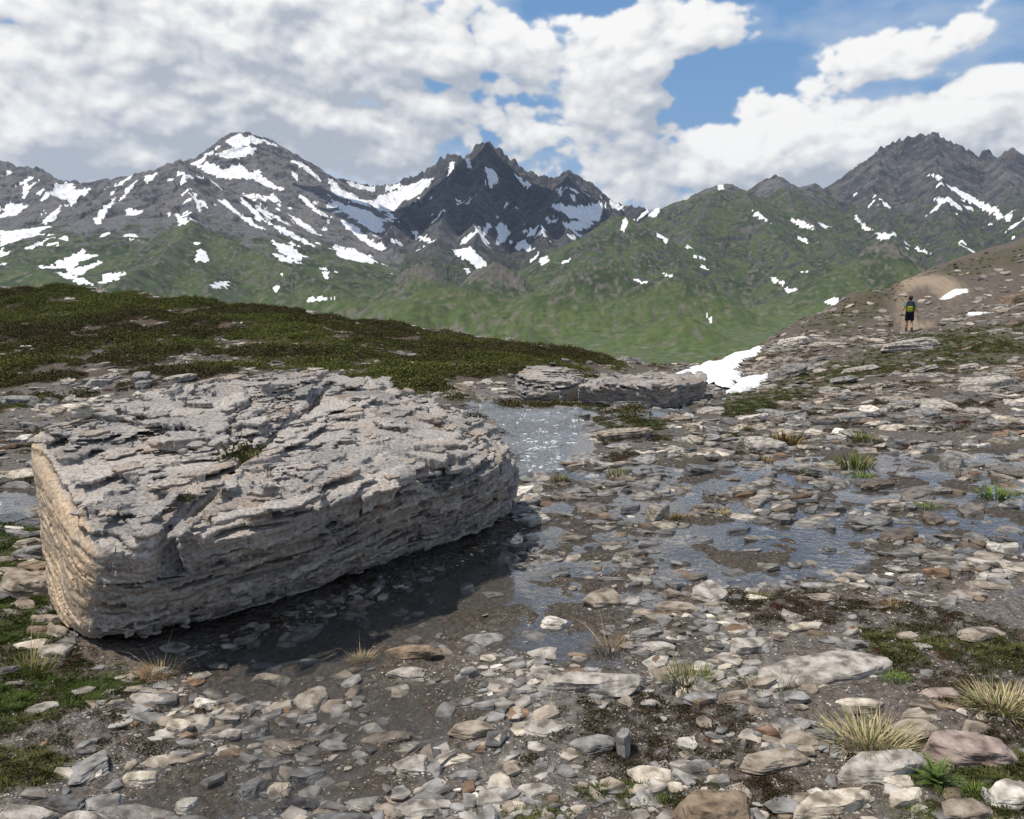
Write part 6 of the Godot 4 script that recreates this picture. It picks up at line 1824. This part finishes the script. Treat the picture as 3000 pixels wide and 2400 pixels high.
func build_shrubs() -> void:
	var m := leaf_mat("dwarf_shrub_leaf", 0.25)
	var shapes := [cushion_mesh(401, 210, 0.14, Color(0.75, 0.8, 0.7), Color(1.3, 1.25, 1.2)), cushion_mesh(402, 210, 0.15, Color(0.7, 0.75, 0.7), Color(1.25, 1.3, 1.2)), cushion_mesh(403, 210, 0.13, Color(0.8, 0.8, 0.8), Color(1.35, 1.2, 1.1))]
	var lists := [[[], []], [[], []], [[], []]]
	var tries := 0
	var tone := noise(405, 0.16, 3)
	while tries < 56000:
		tries += 1
		var th := deg_to_rad(rng.randf_range(-38.0, 9.0))
		var r := sqrt(lerpf(9.5 * 9.5, 37.0 * 37.0, rng.randf()))
		var x := sin(th) * r
		var z := -cos(th) * r
		var s := zval("shrub", x, z)
		var pn := n_heath.get_noise_2d(x, z)
		var keep := smoothstep(-0.46, -0.18, pn) if s > 0.8 else smoothstep(-0.18, 0.22, pn) if s > 0.25 else smoothstep(0.10, 0.4, pn) * 0.3 if r > 9.8 and x < 2.0 else 0.0
		if rng.randf() > keep:
			continue
		var size := lerpf(0.08, 0.26, pow(rng.randf(), 2.0)) * (0.8 + 0.5 * maxf(pn, 0.0))
		var n := (ground_n(x, z, 0.3) + Vector3.UP).normalized()
		var yaw := rng.randf() * TAU
		var side := n.cross(Vector3(sin(yaw), 0, cos(yaw))).normalized()
		var t := Transform3D(Basis(side * size, n * size * rng.randf_range(0.6, 1.0), side.cross(n).normalized() * size), Vector3(x, ground_h(x, z) - 0.02, z))
		var tn := tone.get_noise_2d(x, z) + rng.randf_range(-0.2, 0.2)
		var col := Color(0.056, 0.068, 0.021).lerp(Color(0.115, 0.126, 0.036), clampf(0.42 + tn * 1.8, 0.0, 1.0)).lerp(Color(0.080, 0.060, 0.032), clampf(0.22 - tn * 1.5 + (0.25 if s < 0.8 else 0.0), 0.0, 0.75))
		var l: Array = lists[rng.randi() % 3]
		l[0].append(t)
		l[1].append(col)
	var root := Node3D.new()
	root.name = "shrubbery"
	add_child(root)
	tag(root, "dark green dwarf shrubs covering the low hill behind the boulder", "", "", "stuff")
	for k in 3:
		scatter(root, "cushions", shapes[k], m, lists[k][0], lists[k][1])
	# dark heath and moss cushions between the stones near by
	var lists2 := [[[], []], [[], []]]
	var small := [cushion_mesh(406, 120, 0.2, Color(0.8, 0.8, 0.8), Color(1.25, 1.2, 1.1)), cushion_mesh(407, 120, 0.17, Color(0.75, 0.8, 0.7), Color(1.2, 1.3, 1.1))]
	for k in 62000:
		var th := deg_to_rad(rng.randf_range(-35.0, 35.0))
		var r := 2.0 * pow(36.0, rng.randf())
		var x := sin(th) * r
		var z := -cos(th) * r
		var g := zval("grass", x, z)
		var wv := zval("water", x, z)
		var pn := n_patch.get_noise_2d(x * 1.7 + 40.0, z * 1.7)
		var keep := smoothstep(0.06, 0.28, pn + g * 0.45) * (1.0 - smoothstep(0.3, 0.55, wv)) * (0.8 if x > 0.3 or g > 0.3 else 0.25)
		if r > 16.0:
			keep = smoothstep(-0.15, 0.3, n_heath.get_noise_2d(x * 0.7, z * 0.7)) * 0.75 if x > 3.5 and zval("path", x, z) < 0.2 and zval("snow", x, z) < 0.15 else 0.0
		if rng.randf() > keep or in_boulder(x, z, -0.05):
			continue
		var size := rng.randf_range(0.012, 0.04) * (0.6 + 0.14 * minf(r, 26.0))
		var t := Transform3D(Basis.from_euler(Vector3(0, rng.randf() * TAU, 0)).scaled(Vector3(size, size * rng.randf_range(0.4, 0.8), size)), Vector3(x, ground_h(x, z) - 0.004, z))
		var col := Color(0.052, 0.036, 0.025).lerp(Color(0.055, 0.070, 0.020), clampf(g * 1.1 + rng.randf_range(-0.3, 0.45), 0.0, 1.0))
		if r > 16.0:
			col = Color(0.115, 0.088, 0.052).lerp(Color(0.075, 0.080, 0.028), clampf(g + rng.randf_range(-0.5, 0.5), 0.0, 1.0))
		if rng.randf() < 0.02:
			col = Color(0.10, 0.032, 0.026)
		var l: Array = lists2[rng.randi() % 2]
		l[0].append(t)
		l[1].append(col)
	var moss := Node3D.new()
	moss.name = "undergrowth"
	add_child(moss)
	tag(moss, "dark heath and moss cushions between the stones", "", "", "stuff")
	for k in 2:
		scatter(moss, "cushions", small[k], m, lists2[k][0], lists2[k][1])

func blade(v: PackedVector3Array, c: PackedColorArray, ix: PackedInt32Array, foot: Vector3, dir: Vector3, long: float, wide: float, droop: float, col: Color, tip: Color) -> void:
	var side := dir.cross(Vector3.UP).normalized() if absf(dir.y) < 0.99 else Vector3.RIGHT
	var p := foot
	var d := dir
	var o := v.size()
	for k in 4:
		var w: float = wide * [1.0, 0.85, 0.55, 0.0][k]
		if k < 3:
			v.append(p - side * w)
			v.append(p + side * w)
			c.append(col.lerp(tip, k / 3.0))
			c.append(col.lerp(tip, k / 3.0))
		else:
			v.append(p)
			c.append(tip)
		p += d * long / 3.0
		d = (d + Vector3(d.x, -0.1, d.z).normalized() * droop * 0.5 + Vector3.DOWN * droop).normalized()
	ix.append_array(PackedInt32Array([o, o + 2, o + 1, o + 1, o + 2, o + 3, o + 2, o + 4, o + 3, o + 3, o + 4, o + 5, o + 4, o + 6, o + 5]))

func tuft_mesh(sd: int, blades: int, tall: float, spread: float, fresh: Color, dry: Color, share: float, wide := 0.022) -> ArrayMesh:
	# a unit tuft: half width about 1
	var r := RandomNumberGenerator.new()
	r.seed = sd
	var v := PackedVector3Array()
	var c := PackedColorArray()
	var ix := PackedInt32Array()
	for k in blades:
		var t := r.randf() * TAU
		var q := sqrt(r.randf()) * 0.55
		var foot := Vector3(cos(t) * q, -0.05, sin(t) * q * 0.8)
		var lean := spread * (0.25 + q) * r.randf_range(0.5, 1.4)
		var a := t + r.randf_range(-0.7, 0.7)
		var dir := Vector3(cos(a) * lean, 1.0, sin(a) * lean).normalized()
		var is_dry := r.randf() < share
		var col := (dry if is_dry else fresh) * r.randf_range(0.7, 1.3)
		var tip := col.lerp(dry, 0.5 if is_dry else 0.25)
		blade(v, c, ix, foot, dir, tall * r.randf_range(0.55, 1.15), wide * r.randf_range(0.7, 1.3), r.randf_range(0.05, 0.42), col, tip)
	return array_mesh(v, ix, c)

func build_grass() -> void:
	var m := leaf_mat("grass_blade", 0.45)
	var fresh := {"green": Color(0.085, 0.118, 0.030), "bright": Color(0.115, 0.185, 0.035), "pale": Color(0.125, 0.165, 0.050), "straw": Color(0.20, 0.17, 0.085), "brown": Color(0.120, 0.100, 0.045)}
	var dry := {"green": Color(0.26, 0.21, 0.11), "bright": Color(0.20, 0.22, 0.07), "pale": Color(0.46, 0.38, 0.235), "straw": Color(0.40, 0.32, 0.19), "brown": Color(0.25, 0.175, 0.095)}
	var share := {"green": 0.3, "bright": 0.08, "pale": 0.62, "straw": 0.8, "brown": 0.55}
	var k := 0
	for q in TUFTS:
		var s: float = q[2]
		var kind: String = q[3]
		k += 1
		var root := Node3D.new()
		root.name = numbered("grass_tuft")
		add_child(root)
		root.position = Vector3(q[0], ground_h(q[0], q[1]) - 0.01, q[1])
		tag(root, q[4], "grass tuft", "grass tufts on the gravel")
		var near := Vector2(q[0], q[1]).length() < 5.5
		var b := put_mesh("blades", tuft_mesh(500 + k, 420 if kind == "pale" else 230 if near else 110, 0.72 if kind != "pale" else 0.85, 1.3 if kind == "pale" else 1.0, fresh[kind], dry[kind], share[kind], 0.013 if near else 0.03), m, root)
		b.scale = Vector3.ONE * s
		if near and (kind == "brown" or kind == "straw" or kind == "green"):
			var st := put_mesh("straws", tuft_mesh(700 + k, 9, 1.7, 0.9, dry[kind], Color(0.44, 0.35, 0.22), 0.7, 0.012), m, root)
			st.scale = Vector3.ONE * s
	# two tufts rooted in the boulder's crack
	for e in [[515, 955, 0.17, "clump of grass growing in the middle of the boulder's crack"], [388, 1045, 0.06, "small grass sprig lower down the boulder's crack"], [700, 800, 0.06, "tiny grass sprig at the top end of the boulder's crack"]]:
		var root := Node3D.new()
		root.name = numbered("grass_tuft")
		add_child(root)
		set_hull(HULL)
		root.position = on_boulder(e[0], e[1]) + Vector3(0, 0.03, 0)
		tag(root, e[3], "grass tuft", "grass growing on the boulder")
		var b := put_mesh("blades", tuft_mesh(560 + int(e[1]), 240, 0.55, 1.5, Color(0.11, 0.135, 0.045), Color(0.26, 0.21, 0.12), 0.4, 0.016), m, root)
		b.scale = Vector3.ONE * float(e[2])
		var cu := put_mesh("cushion", cushion_mesh(600 + int(e[1]), 160, 0.16, Color(0.055, 0.05, 0.026), Color(0.075, 0.078, 0.03)), m, root)
		cu.scale = Vector3.ONE * float(e[2]) * 0.9
	build_fern(m)
	# turf: short grass of the green patches
	var shapes := [tuft_mesh(801, 34, 1.0, 1.1, Color(0.9, 0.9, 0.9), Color(1.5, 1.25, 1.3), 0.25, 0.05), tuft_mesh(802, 34, 0.85, 1.3, Color(0.85, 0.9, 0.85), Color(1.5, 1.2, 1.3), 0.3, 0.055)]
	var lists := [[[], []], [[], []]]
	for e in 60000:
		var th := deg_to_rad(rng.randf_range(-36.0, 36.0))
		var r := 2.1 * pow(38.0, rng.randf())
		var x := sin(th) * r
		var z := -cos(th) * r
		var g := zval("grass", x, z)
		if g < 0.06:
			continue
		var n1 := n_patch.get_noise_2d(x, z)
		var n2 := n_speck.get_noise_2d(x, z)
		var keep := smoothstep(0.24, 0.54, g * (0.80 + 0.8 * n2 + 0.6 * n1))
		if rng.randf() > keep or in_boulder(x, z, -0.03):
			continue
		var s := rng.randf_range(0.022, 0.05) * (0.75 + 0.05 * r)
		var t := Transform3D(Basis.from_euler(Vector3(rng.randf_range(-0.2, 0.2), rng.randf() * TAU, rng.randf_range(-0.2, 0.2))).scaled(Vector3(s, s * rng.randf_range(0.6, 1.2), s)), Vector3(x, ground_h(x, z) - 0.005, z))
		var col := Color(0.058, 0.092, 0.020).lerp(Color(0.105, 0.105, 0.038), clampf(0.35 + n1 * 1.3 + rng.randf_range(-0.3, 0.3) + (0.3 if g < 0.65 else 0.0), 0.0, 1.0))
		var l: Array = lists[rng.randi() % 2]
		l[0].append(t)
		l[1].append(col)
	var root := Node3D.new()
	root.name = "grass"
	add_child(root)
	tag(root, "short green turf on the slope and beside the boulder", "", "", "stuff")
	for e in 2:
		scatter(root, "turf", shapes[e], m, lists[e][0], lists[e][1])

func build_fern(m: Material) -> void:
	var root := Node3D.new()
	root.name = numbered("leafy_plant")
	add_child(root)
	root.position = Vector3(FERN.x, ground_h(FERN.x, FERN.y), FERN.y)
	tag(root, "feathery bright green plant beside the pinkish slab", "plant")
	var r := RandomNumberGenerator.new()
	r.seed = 88
	for k in 52:
		var v := PackedVector3Array()
		var c := PackedColorArray()
		var ix := PackedInt32Array()
		var t := TAU * k / 17.0 + r.randf_range(-0.2, 0.2)
		var d := Vector3(cos(t) * 0.8, r.randf_range(0.5, 3.0), sin(t) * 0.8).normalized()
		var long := r.randf_range(0.06, 0.12)
		var col := Color(0.105, 0.155, 0.045) * r.randf_range(0.7, 1.4)
		var p := Vector3.ZERO
		var dd := d
		for e in 15:
			var s := long / 15.0
			var side := dd.cross(Vector3.UP).normalized()
			var len := 0.032 * sin(PI * (0.15 + 0.8 * e / 15.0))
			for w in [-1.0, 1.0]:
				blade(v, c, ix, p, (side * w + dd * 0.7 + Vector3.UP * 0.2).normalized(), len * 0.5, 0.0013, 0.12, col, col * 1.4)
			p += dd * s
			dd = (dd + Vector3.DOWN * 0.06).normalized()
		blade(v, c, ix, Vector3.ZERO, d, long * 0.9, 0.0025, 0.09, col, col)
		put_mesh("frond", array_mesh(v, ix, c), m, root)

# ------------------------------------------------------------------ the hiker
var ca := PackedVector3Array()
var cb := PackedVector3Array()
var cra := PackedFloat32Array()
var crb := PackedFloat32Array()
var c_soft := 0.03
var c_lo := -9.0
var c_hi := 9.0

func limb(a: Vector3, b: Vector3, ra: float, rb: float) -> void:
	ca.append(a)
	cb.append(b)
	cra.append(ra)
	crb.append(rb)

func limbs_clear() -> void:
	ca.clear()
	cb.clear()
	cra.clear()
	crb.clear()
	c_lo = -9.0
	c_hi = 9.0

func limbs_d(p: Vector3) -> float:
	var d := 9.0
	for k in ca.size():
		var ab := cb[k] - ca[k]
		var t := clampf((p - ca[k]).dot(ab) / maxf(ab.length_squared(), 1e-9), 0.0, 1.0)
		var e := (p - ca[k] - ab * t).length() - lerpf(cra[k], crb[k], t)
		var h := maxf(c_soft - absf(d - e), 0.0) / c_soft
		d = minf(d, e) - h * h * c_soft * 0.25
	return maxf(d, maxf(p.y - c_hi, c_lo - p.y))

func limbs_mesh(cell: float, seeds: Array) -> ArrayMesh:
	var lo := Vector3(9, 9, 9)
	var hi := -lo
	for k in ca.size():
		var r := maxf(cra[k], crb[k]) + 0.03
		lo = lo.min(ca[k] - Vector3.ONE * r).min(cb[k] - Vector3.ONE * r)
		hi = hi.max(ca[k] + Vector3.ONE * r).max(cb[k] + Vector3.ONE * r)
	var v := PackedVector3Array()
	var ix := PackedInt32Array()
	nets(limbs_d, lo - Vector3.ONE * cell * 2.0, hi + Vector3.ONE * cell * 2.0, cell, seeds, v, ix)
	return array_mesh(v, ix, PackedColorArray(), smooth_normals(v, ix))

const SHL := Vector3(-0.185, 1.40, 0.0)
const SHR := Vector3(0.185, 1.40, 0.0)
const ELL := Vector3(-0.285, 1.15, 0.07)
const ELR := Vector3(0.275, 1.13, 0.07)
const WRL := Vector3(-0.315, 1.10, -0.15)
const WRR := Vector3(0.315, 1.07, -0.15)
const KNL := Vector3(-0.105, 0.51, -0.12)
const KNR := Vector3(0.105, 0.50, 0.03)
const ANL := Vector3(-0.115, 0.10, -0.16)
const ANR := Vector3(0.125, 0.11, 0.24)

func hand_limbs(wrist: Vector3, out: float) -> void:
	# a hand closed on an upright grip: palm, four curled fingers of unequal length, thumb over the top
	var palm := wrist + Vector3(0.0, 0.005, -0.06)
	limb(wrist, palm, 0.026, 0.034)
	for k in 4:
		var y: float = 0.028 - 0.019 * k
		var l: float = [0.034, 0.038, 0.036, 0.029][k]
		var a := palm + Vector3(-out * 0.012, y, -0.024)
		var b := a + Vector3(out * 0.012, 0.0, -l)
		var c := b + Vector3(out * 0.026, 0.0, 0.004)
		limb(a, b, 0.0095, 0.009)
		limb(b, c, 0.009, 0.0085)
		limb(c, c + Vector3(out * 0.004, 0.0, l * 0.6), 0.0085, 0.008)
	var th := palm + Vector3(out * 0.010, 0.030, 0.008)
	limb(th, th + Vector3(out * 0.014, 0.020, -0.024), 0.0115, 0.010)
	limb(th + Vector3(out * 0.014, 0.020, -0.024), th + Vector3(out * 0.010, 0.018, -0.050), 0.010, 0.0085)

func build_hiker() -> void:
	var root := Node3D.new()
	root.name = numbered("person")
	add_child(root)
	var foot := ground_h(HIKER.x, HIKER.y)
	root.position = Vector3(HIKER.x, foot, HIKER.y)
	root.rotation.y = deg_to_rad(-24.0)
	tag(root, "hiker in teal shirt and dark shorts walking away up the path", "person")
	var skin := plain_mat("skin", Color(0.42, 0.235, 0.155), 0.55)
	limbs_clear()
	c_soft = 0.035
	limb(Vector3(0, 0.95, 0.0), Vector3(0, 1.12, -0.01), 0.135, 0.125)
	limb(Vector3(0, 1.12, -0.01), Vector3(0, 1.32, -0.01), 0.125, 0.145)
	limb(SHL + Vector3(0.05, -0.02, 0), SHR - Vector3(0.05, 0.02, 0), 0.085, 0.085)
	limb(Vector3(0, 1.40, 0.01), Vector3(0, 1.56, -0.03), 0.062, 0.055)
	limb(Vector3(0, 1.60, -0.065), Vector3(0, 1.70, -0.03), 0.075, 0.095)
	limb(Vector3(0, 1.655, -0.045), Vector3(0, 1.675, 0.0), 0.088, 0.09)
	limb(Vector3(0, 1.635, -0.135), Vector3(0, 1.62, -0.158), 0.014, 0.016)
	limb(Vector3(0, 1.575, -0.125), Vector3(0, 1.565, -0.12), 0.026, 0.022)
	for s in [-1.0, 1.0]:
		limb(Vector3(s * 0.088, 1.655, -0.02), Vector3(s * 0.094, 1.62, -0.025), 0.018, 0.013)
		limb(Vector3(s * 0.033, 1.662, -0.128), Vector3(s * 0.037, 1.662, -0.126), 0.016, 0.016)
	limb(SHL, ELL, 0.052, 0.041)
	limb(ELL, WRL, 0.041, 0.027)
	limb(SHR, ELR, 0.052, 0.041)
	limb(ELR, WRR, 0.041, 0.027)
	hand_limbs(WRL, 1.0)
	hand_limbs(WRR, -1.0)
	limb(Vector3(-0.085, 0.93, 0), KNL, 0.098, 0.062)
	limb(Vector3(0.085, 0.93, 0), KNR, 0.098, 0.062)
	limb(KNL, KNL.lerp(ANL, 0.35) + Vector3(0, 0, 0.02), 0.057, 0.060)
	limb(KNR, KNR.lerp(ANR, 0.35) + Vector3(0, 0, 0.02), 0.057, 0.060)
	limb(KNL.lerp(ANL, 0.35) + Vector3(0, 0, 0.02), ANL, 0.060, 0.038)
	limb(KNR.lerp(ANR, 0.35) + Vector3(0, 0, 0.02), ANR, 0.060, 0.038)
	limb(ANL, ANL + Vector3(-0.01, -0.055, -0.14), 0.04, 0.032)
	limb(ANR, ANR + Vector3(0.01, -0.055, -0.13), 0.04, 0.032)
	c_soft = 0.02
	put_mesh("body", limbs_mesh(0.0105, [Vector3(0, 1.2, 0)]), skin, root)
	# hair, cropped and dark
	limbs_clear()
	limb(Vector3(0, 1.70, -0.035), Vector3(0, 1.705, -0.01), 0.103, 0.106)
	limb(Vector3(0, 1.66, 0.015), Vector3(0, 1.60, 0.02), 0.092, 0.075)
	c_lo = 1.585
	put_mesh("hair", limbs_mesh(0.011, [Vector3(0, 1.70, 0)]), plain_mat("dark_hair", Color(0.022, 0.017, 0.014), 0.7), root)
	# teal shirt with short sleeves
	limbs_clear()
	limb(Vector3(0, 0.93, 0.0), Vector3(0, 1.12, -0.01), 0.150, 0.138)
	limb(Vector3(0, 1.12, -0.01), Vector3(0, 1.32, -0.01), 0.138, 0.158)
	limb(SHL + Vector3(0.05, -0.02, 0), SHR - Vector3(0.05, 0.02, 0), 0.098, 0.098)
	limb(SHL, SHL.lerp(ELL, 0.62), 0.068, 0.064)
	limb(SHR, SHR.lerp(ELR, 0.62), 0.068, 0.064)
	c_lo = 0.88
	c_hi = 1.475
	put_mesh("shirt", limbs_mesh(0.012, [Vector3(0, 1.2, 0)]), plain_mat("teal_cloth", Color(0.03, 0.16, 0.19), 0.85), root)
	# dark shorts to the knee
	limbs_clear()
	limb(Vector3(-0.04, 0.96, 0), Vector3(0.04, 0.96, 0), 0.150, 0.150)
	limb(Vector3(-0.085, 0.92, 0), Vector3(-0.085, 0.92, 0).lerp(KNL, 0.86), 0.122, 0.112)
	limb(Vector3(0.085, 0.92, 0), Vector3(0.085, 0.92, 0).lerp(KNR, 0.86), 0.122, 0.112)
	c_lo = 0.555
	c_hi = 1.02
	put_mesh("shorts", limbs_mesh(0.012, [Vector3(0, 0.96, 0)]), plain_mat("navy_cloth", Color(0.010, 0.011, 0.022), 0.85), root)
	var boot_mat := plain_mat("boot_leather", Color(0.030, 0.027, 0.026), 0.6)
	for q in [[ANL, -1.0], [ANR, 1.0]]:
		var a: Vector3 = q[0]
		limbs_clear()
		limb(a + Vector3(0, 0.09, 0), a + Vector3(0, -0.03, 0.0), 0.054, 0.056)
		limb(a + Vector3(0, -0.04, 0.035), a + Vector3(q[1] * 0.01, -0.055, -0.165), 0.05, 0.044)
		c_lo = a.y - 0.105
		c_hi = a.y + 0.11
		put_mesh("boot", limbs_mesh(0.011, [a]), boot_mat, root)
	# backpack, worn high: dark lid and back, lime pocket
	var pack := Node3D.new()
	pack.name = numbered("backpack")
	add_child(pack)
	pack.position = root.position
	pack.rotation = root.rotation
	tag(pack, "black and lime backpack worn by the hiker", "backpack")
	var black := plain_mat("black_nylon", Color(0.020, 0.024, 0.032), 0.7)
	var lime := plain_mat("lime_nylon", Color(0.27, 0.29, 0.035), 0.7)
	var soft := func(called: String, a: Vector3, b: Vector3, ra: float, rb: float, wide: float, mat: Material) -> void:
		limbs_clear()
		c_soft = 0.06
		for s in [-wide, 0.0, wide]:
			limb(a + Vector3(s, 0, 0), b + Vector3(s, 0, 0), ra, rb)
		put_mesh(called, limbs_mesh(0.012, [(a + b) * 0.5]), mat, pack)
	soft.call("main_bag", Vector3(0, 1.02, 0.215), Vector3(0, 1.34, 0.235), 0.105, 0.115, 0.085, black)
	soft.call("lid", Vector3(0, 1.42, 0.20), Vector3(0, 1.46, 0.25), 0.075, 0.08, 0.10, black)
	soft.call("front_pocket", Vector3(0, 1.05, 0.285), Vector3(0, 1.24, 0.30), 0.062, 0.066, 0.075, lime)
	for s in [-1.0, 1.0]:
		limbs_clear()
		c_soft = 0.03
		limb(Vector3(s * 0.185, 1.02, 0.22), Vector3(s * 0.190, 1.34, 0.215), 0.042, 0.036)
		put_mesh("side_panel", limbs_mesh(0.011, [Vector3(s * 0.187, 1.2, 0.217)]), lime, pack)
		limbs_clear()
		limb(Vector3(s * 0.10, 1.46, 0.14), Vector3(s * 0.12, 1.50, 0.02), 0.022, 0.026)
		limb(Vector3(s * 0.12, 1.50, 0.02), Vector3(s * 0.13, 1.42, -0.125), 0.026, 0.026)
		limb(Vector3(s * 0.13, 1.42, -0.125), Vector3(s * 0.15, 1.15, -0.14), 0.026, 0.018)
		limb(Vector3(s * 0.15, 1.15, -0.14), Vector3(s * 0.17, 1.04, 0.10), 0.018, 0.016)
		put_mesh("strap", limbs_mesh(0.009, [Vector3(s * 0.12, 1.50, 0.02)]), black, pack)
	# two poles
	var metal := plain_mat("pole_metal", Color(0.16, 0.15, 0.15), 0.4)
	var grip := plain_mat("pole_grip", Color(0.025, 0.025, 0.025), 0.8)
	for s in [-1.0, 1.0]:
		var w: Vector3 = WRL if s < 0.0 else WRR
		var top := w + Vector3(-s * 0.004, 0.07, -0.095)
		var tip := Vector3(s * 0.52, 0.02, 0.12 if s < 0.0 else -0.12)
		var tw := root.transform * tip
		tip.y = ground_h(tw.x, tw.z) - foot + 0.005
		var pole := Node3D.new()
		pole.name = numbered("trekking_pole")
		add_child(pole)
		pole.position = root.position
		pole.rotation = root.rotation
		tag(pole, "thin trekking pole in the hiker's %s hand" % ("left" if s < 0.0 else "right"), "trekking pole", "the hiker's poles")
		var d := (tip - top).normalized()
		put_mesh("grip", tube(top - d * 0.02, top + d * 0.12, 0.016, 0.013), grip, pole)
		put_mesh("shaft", tube(top + d * 0.12, tip, 0.009, 0.006), metal, pole)
		put_mesh("basket", tube(tip - d * 0.075, tip - d * 0.065, 0.03, 0.026), grip, pole)

func tube(a: Vector3, b: Vector3, ra: float, rb: float) -> ArrayMesh:
	var d := (b - a).normalized()
	var x := d.cross(Vector3.FORWARD).normalized()
	var y := d.cross(x)
	var v := PackedVector3Array([a, b])
	var ix := PackedInt32Array()
	for k in 10:
		var q := x * cos(TAU * k / 10.0) + y * sin(TAU * k / 10.0)
		v.append(a + q * ra)
		v.append(b + q * rb)
	for k in 10:
		var i := 2 + 2 * k
		var j := 2 + 2 * ((k + 1) % 10)
		ix.append_array(PackedInt32Array([i, j, i + 1, j, j + 1, i + 1, 0, j, i, 1, i + 1, j + 1]))
	return array_mesh(v, ix)
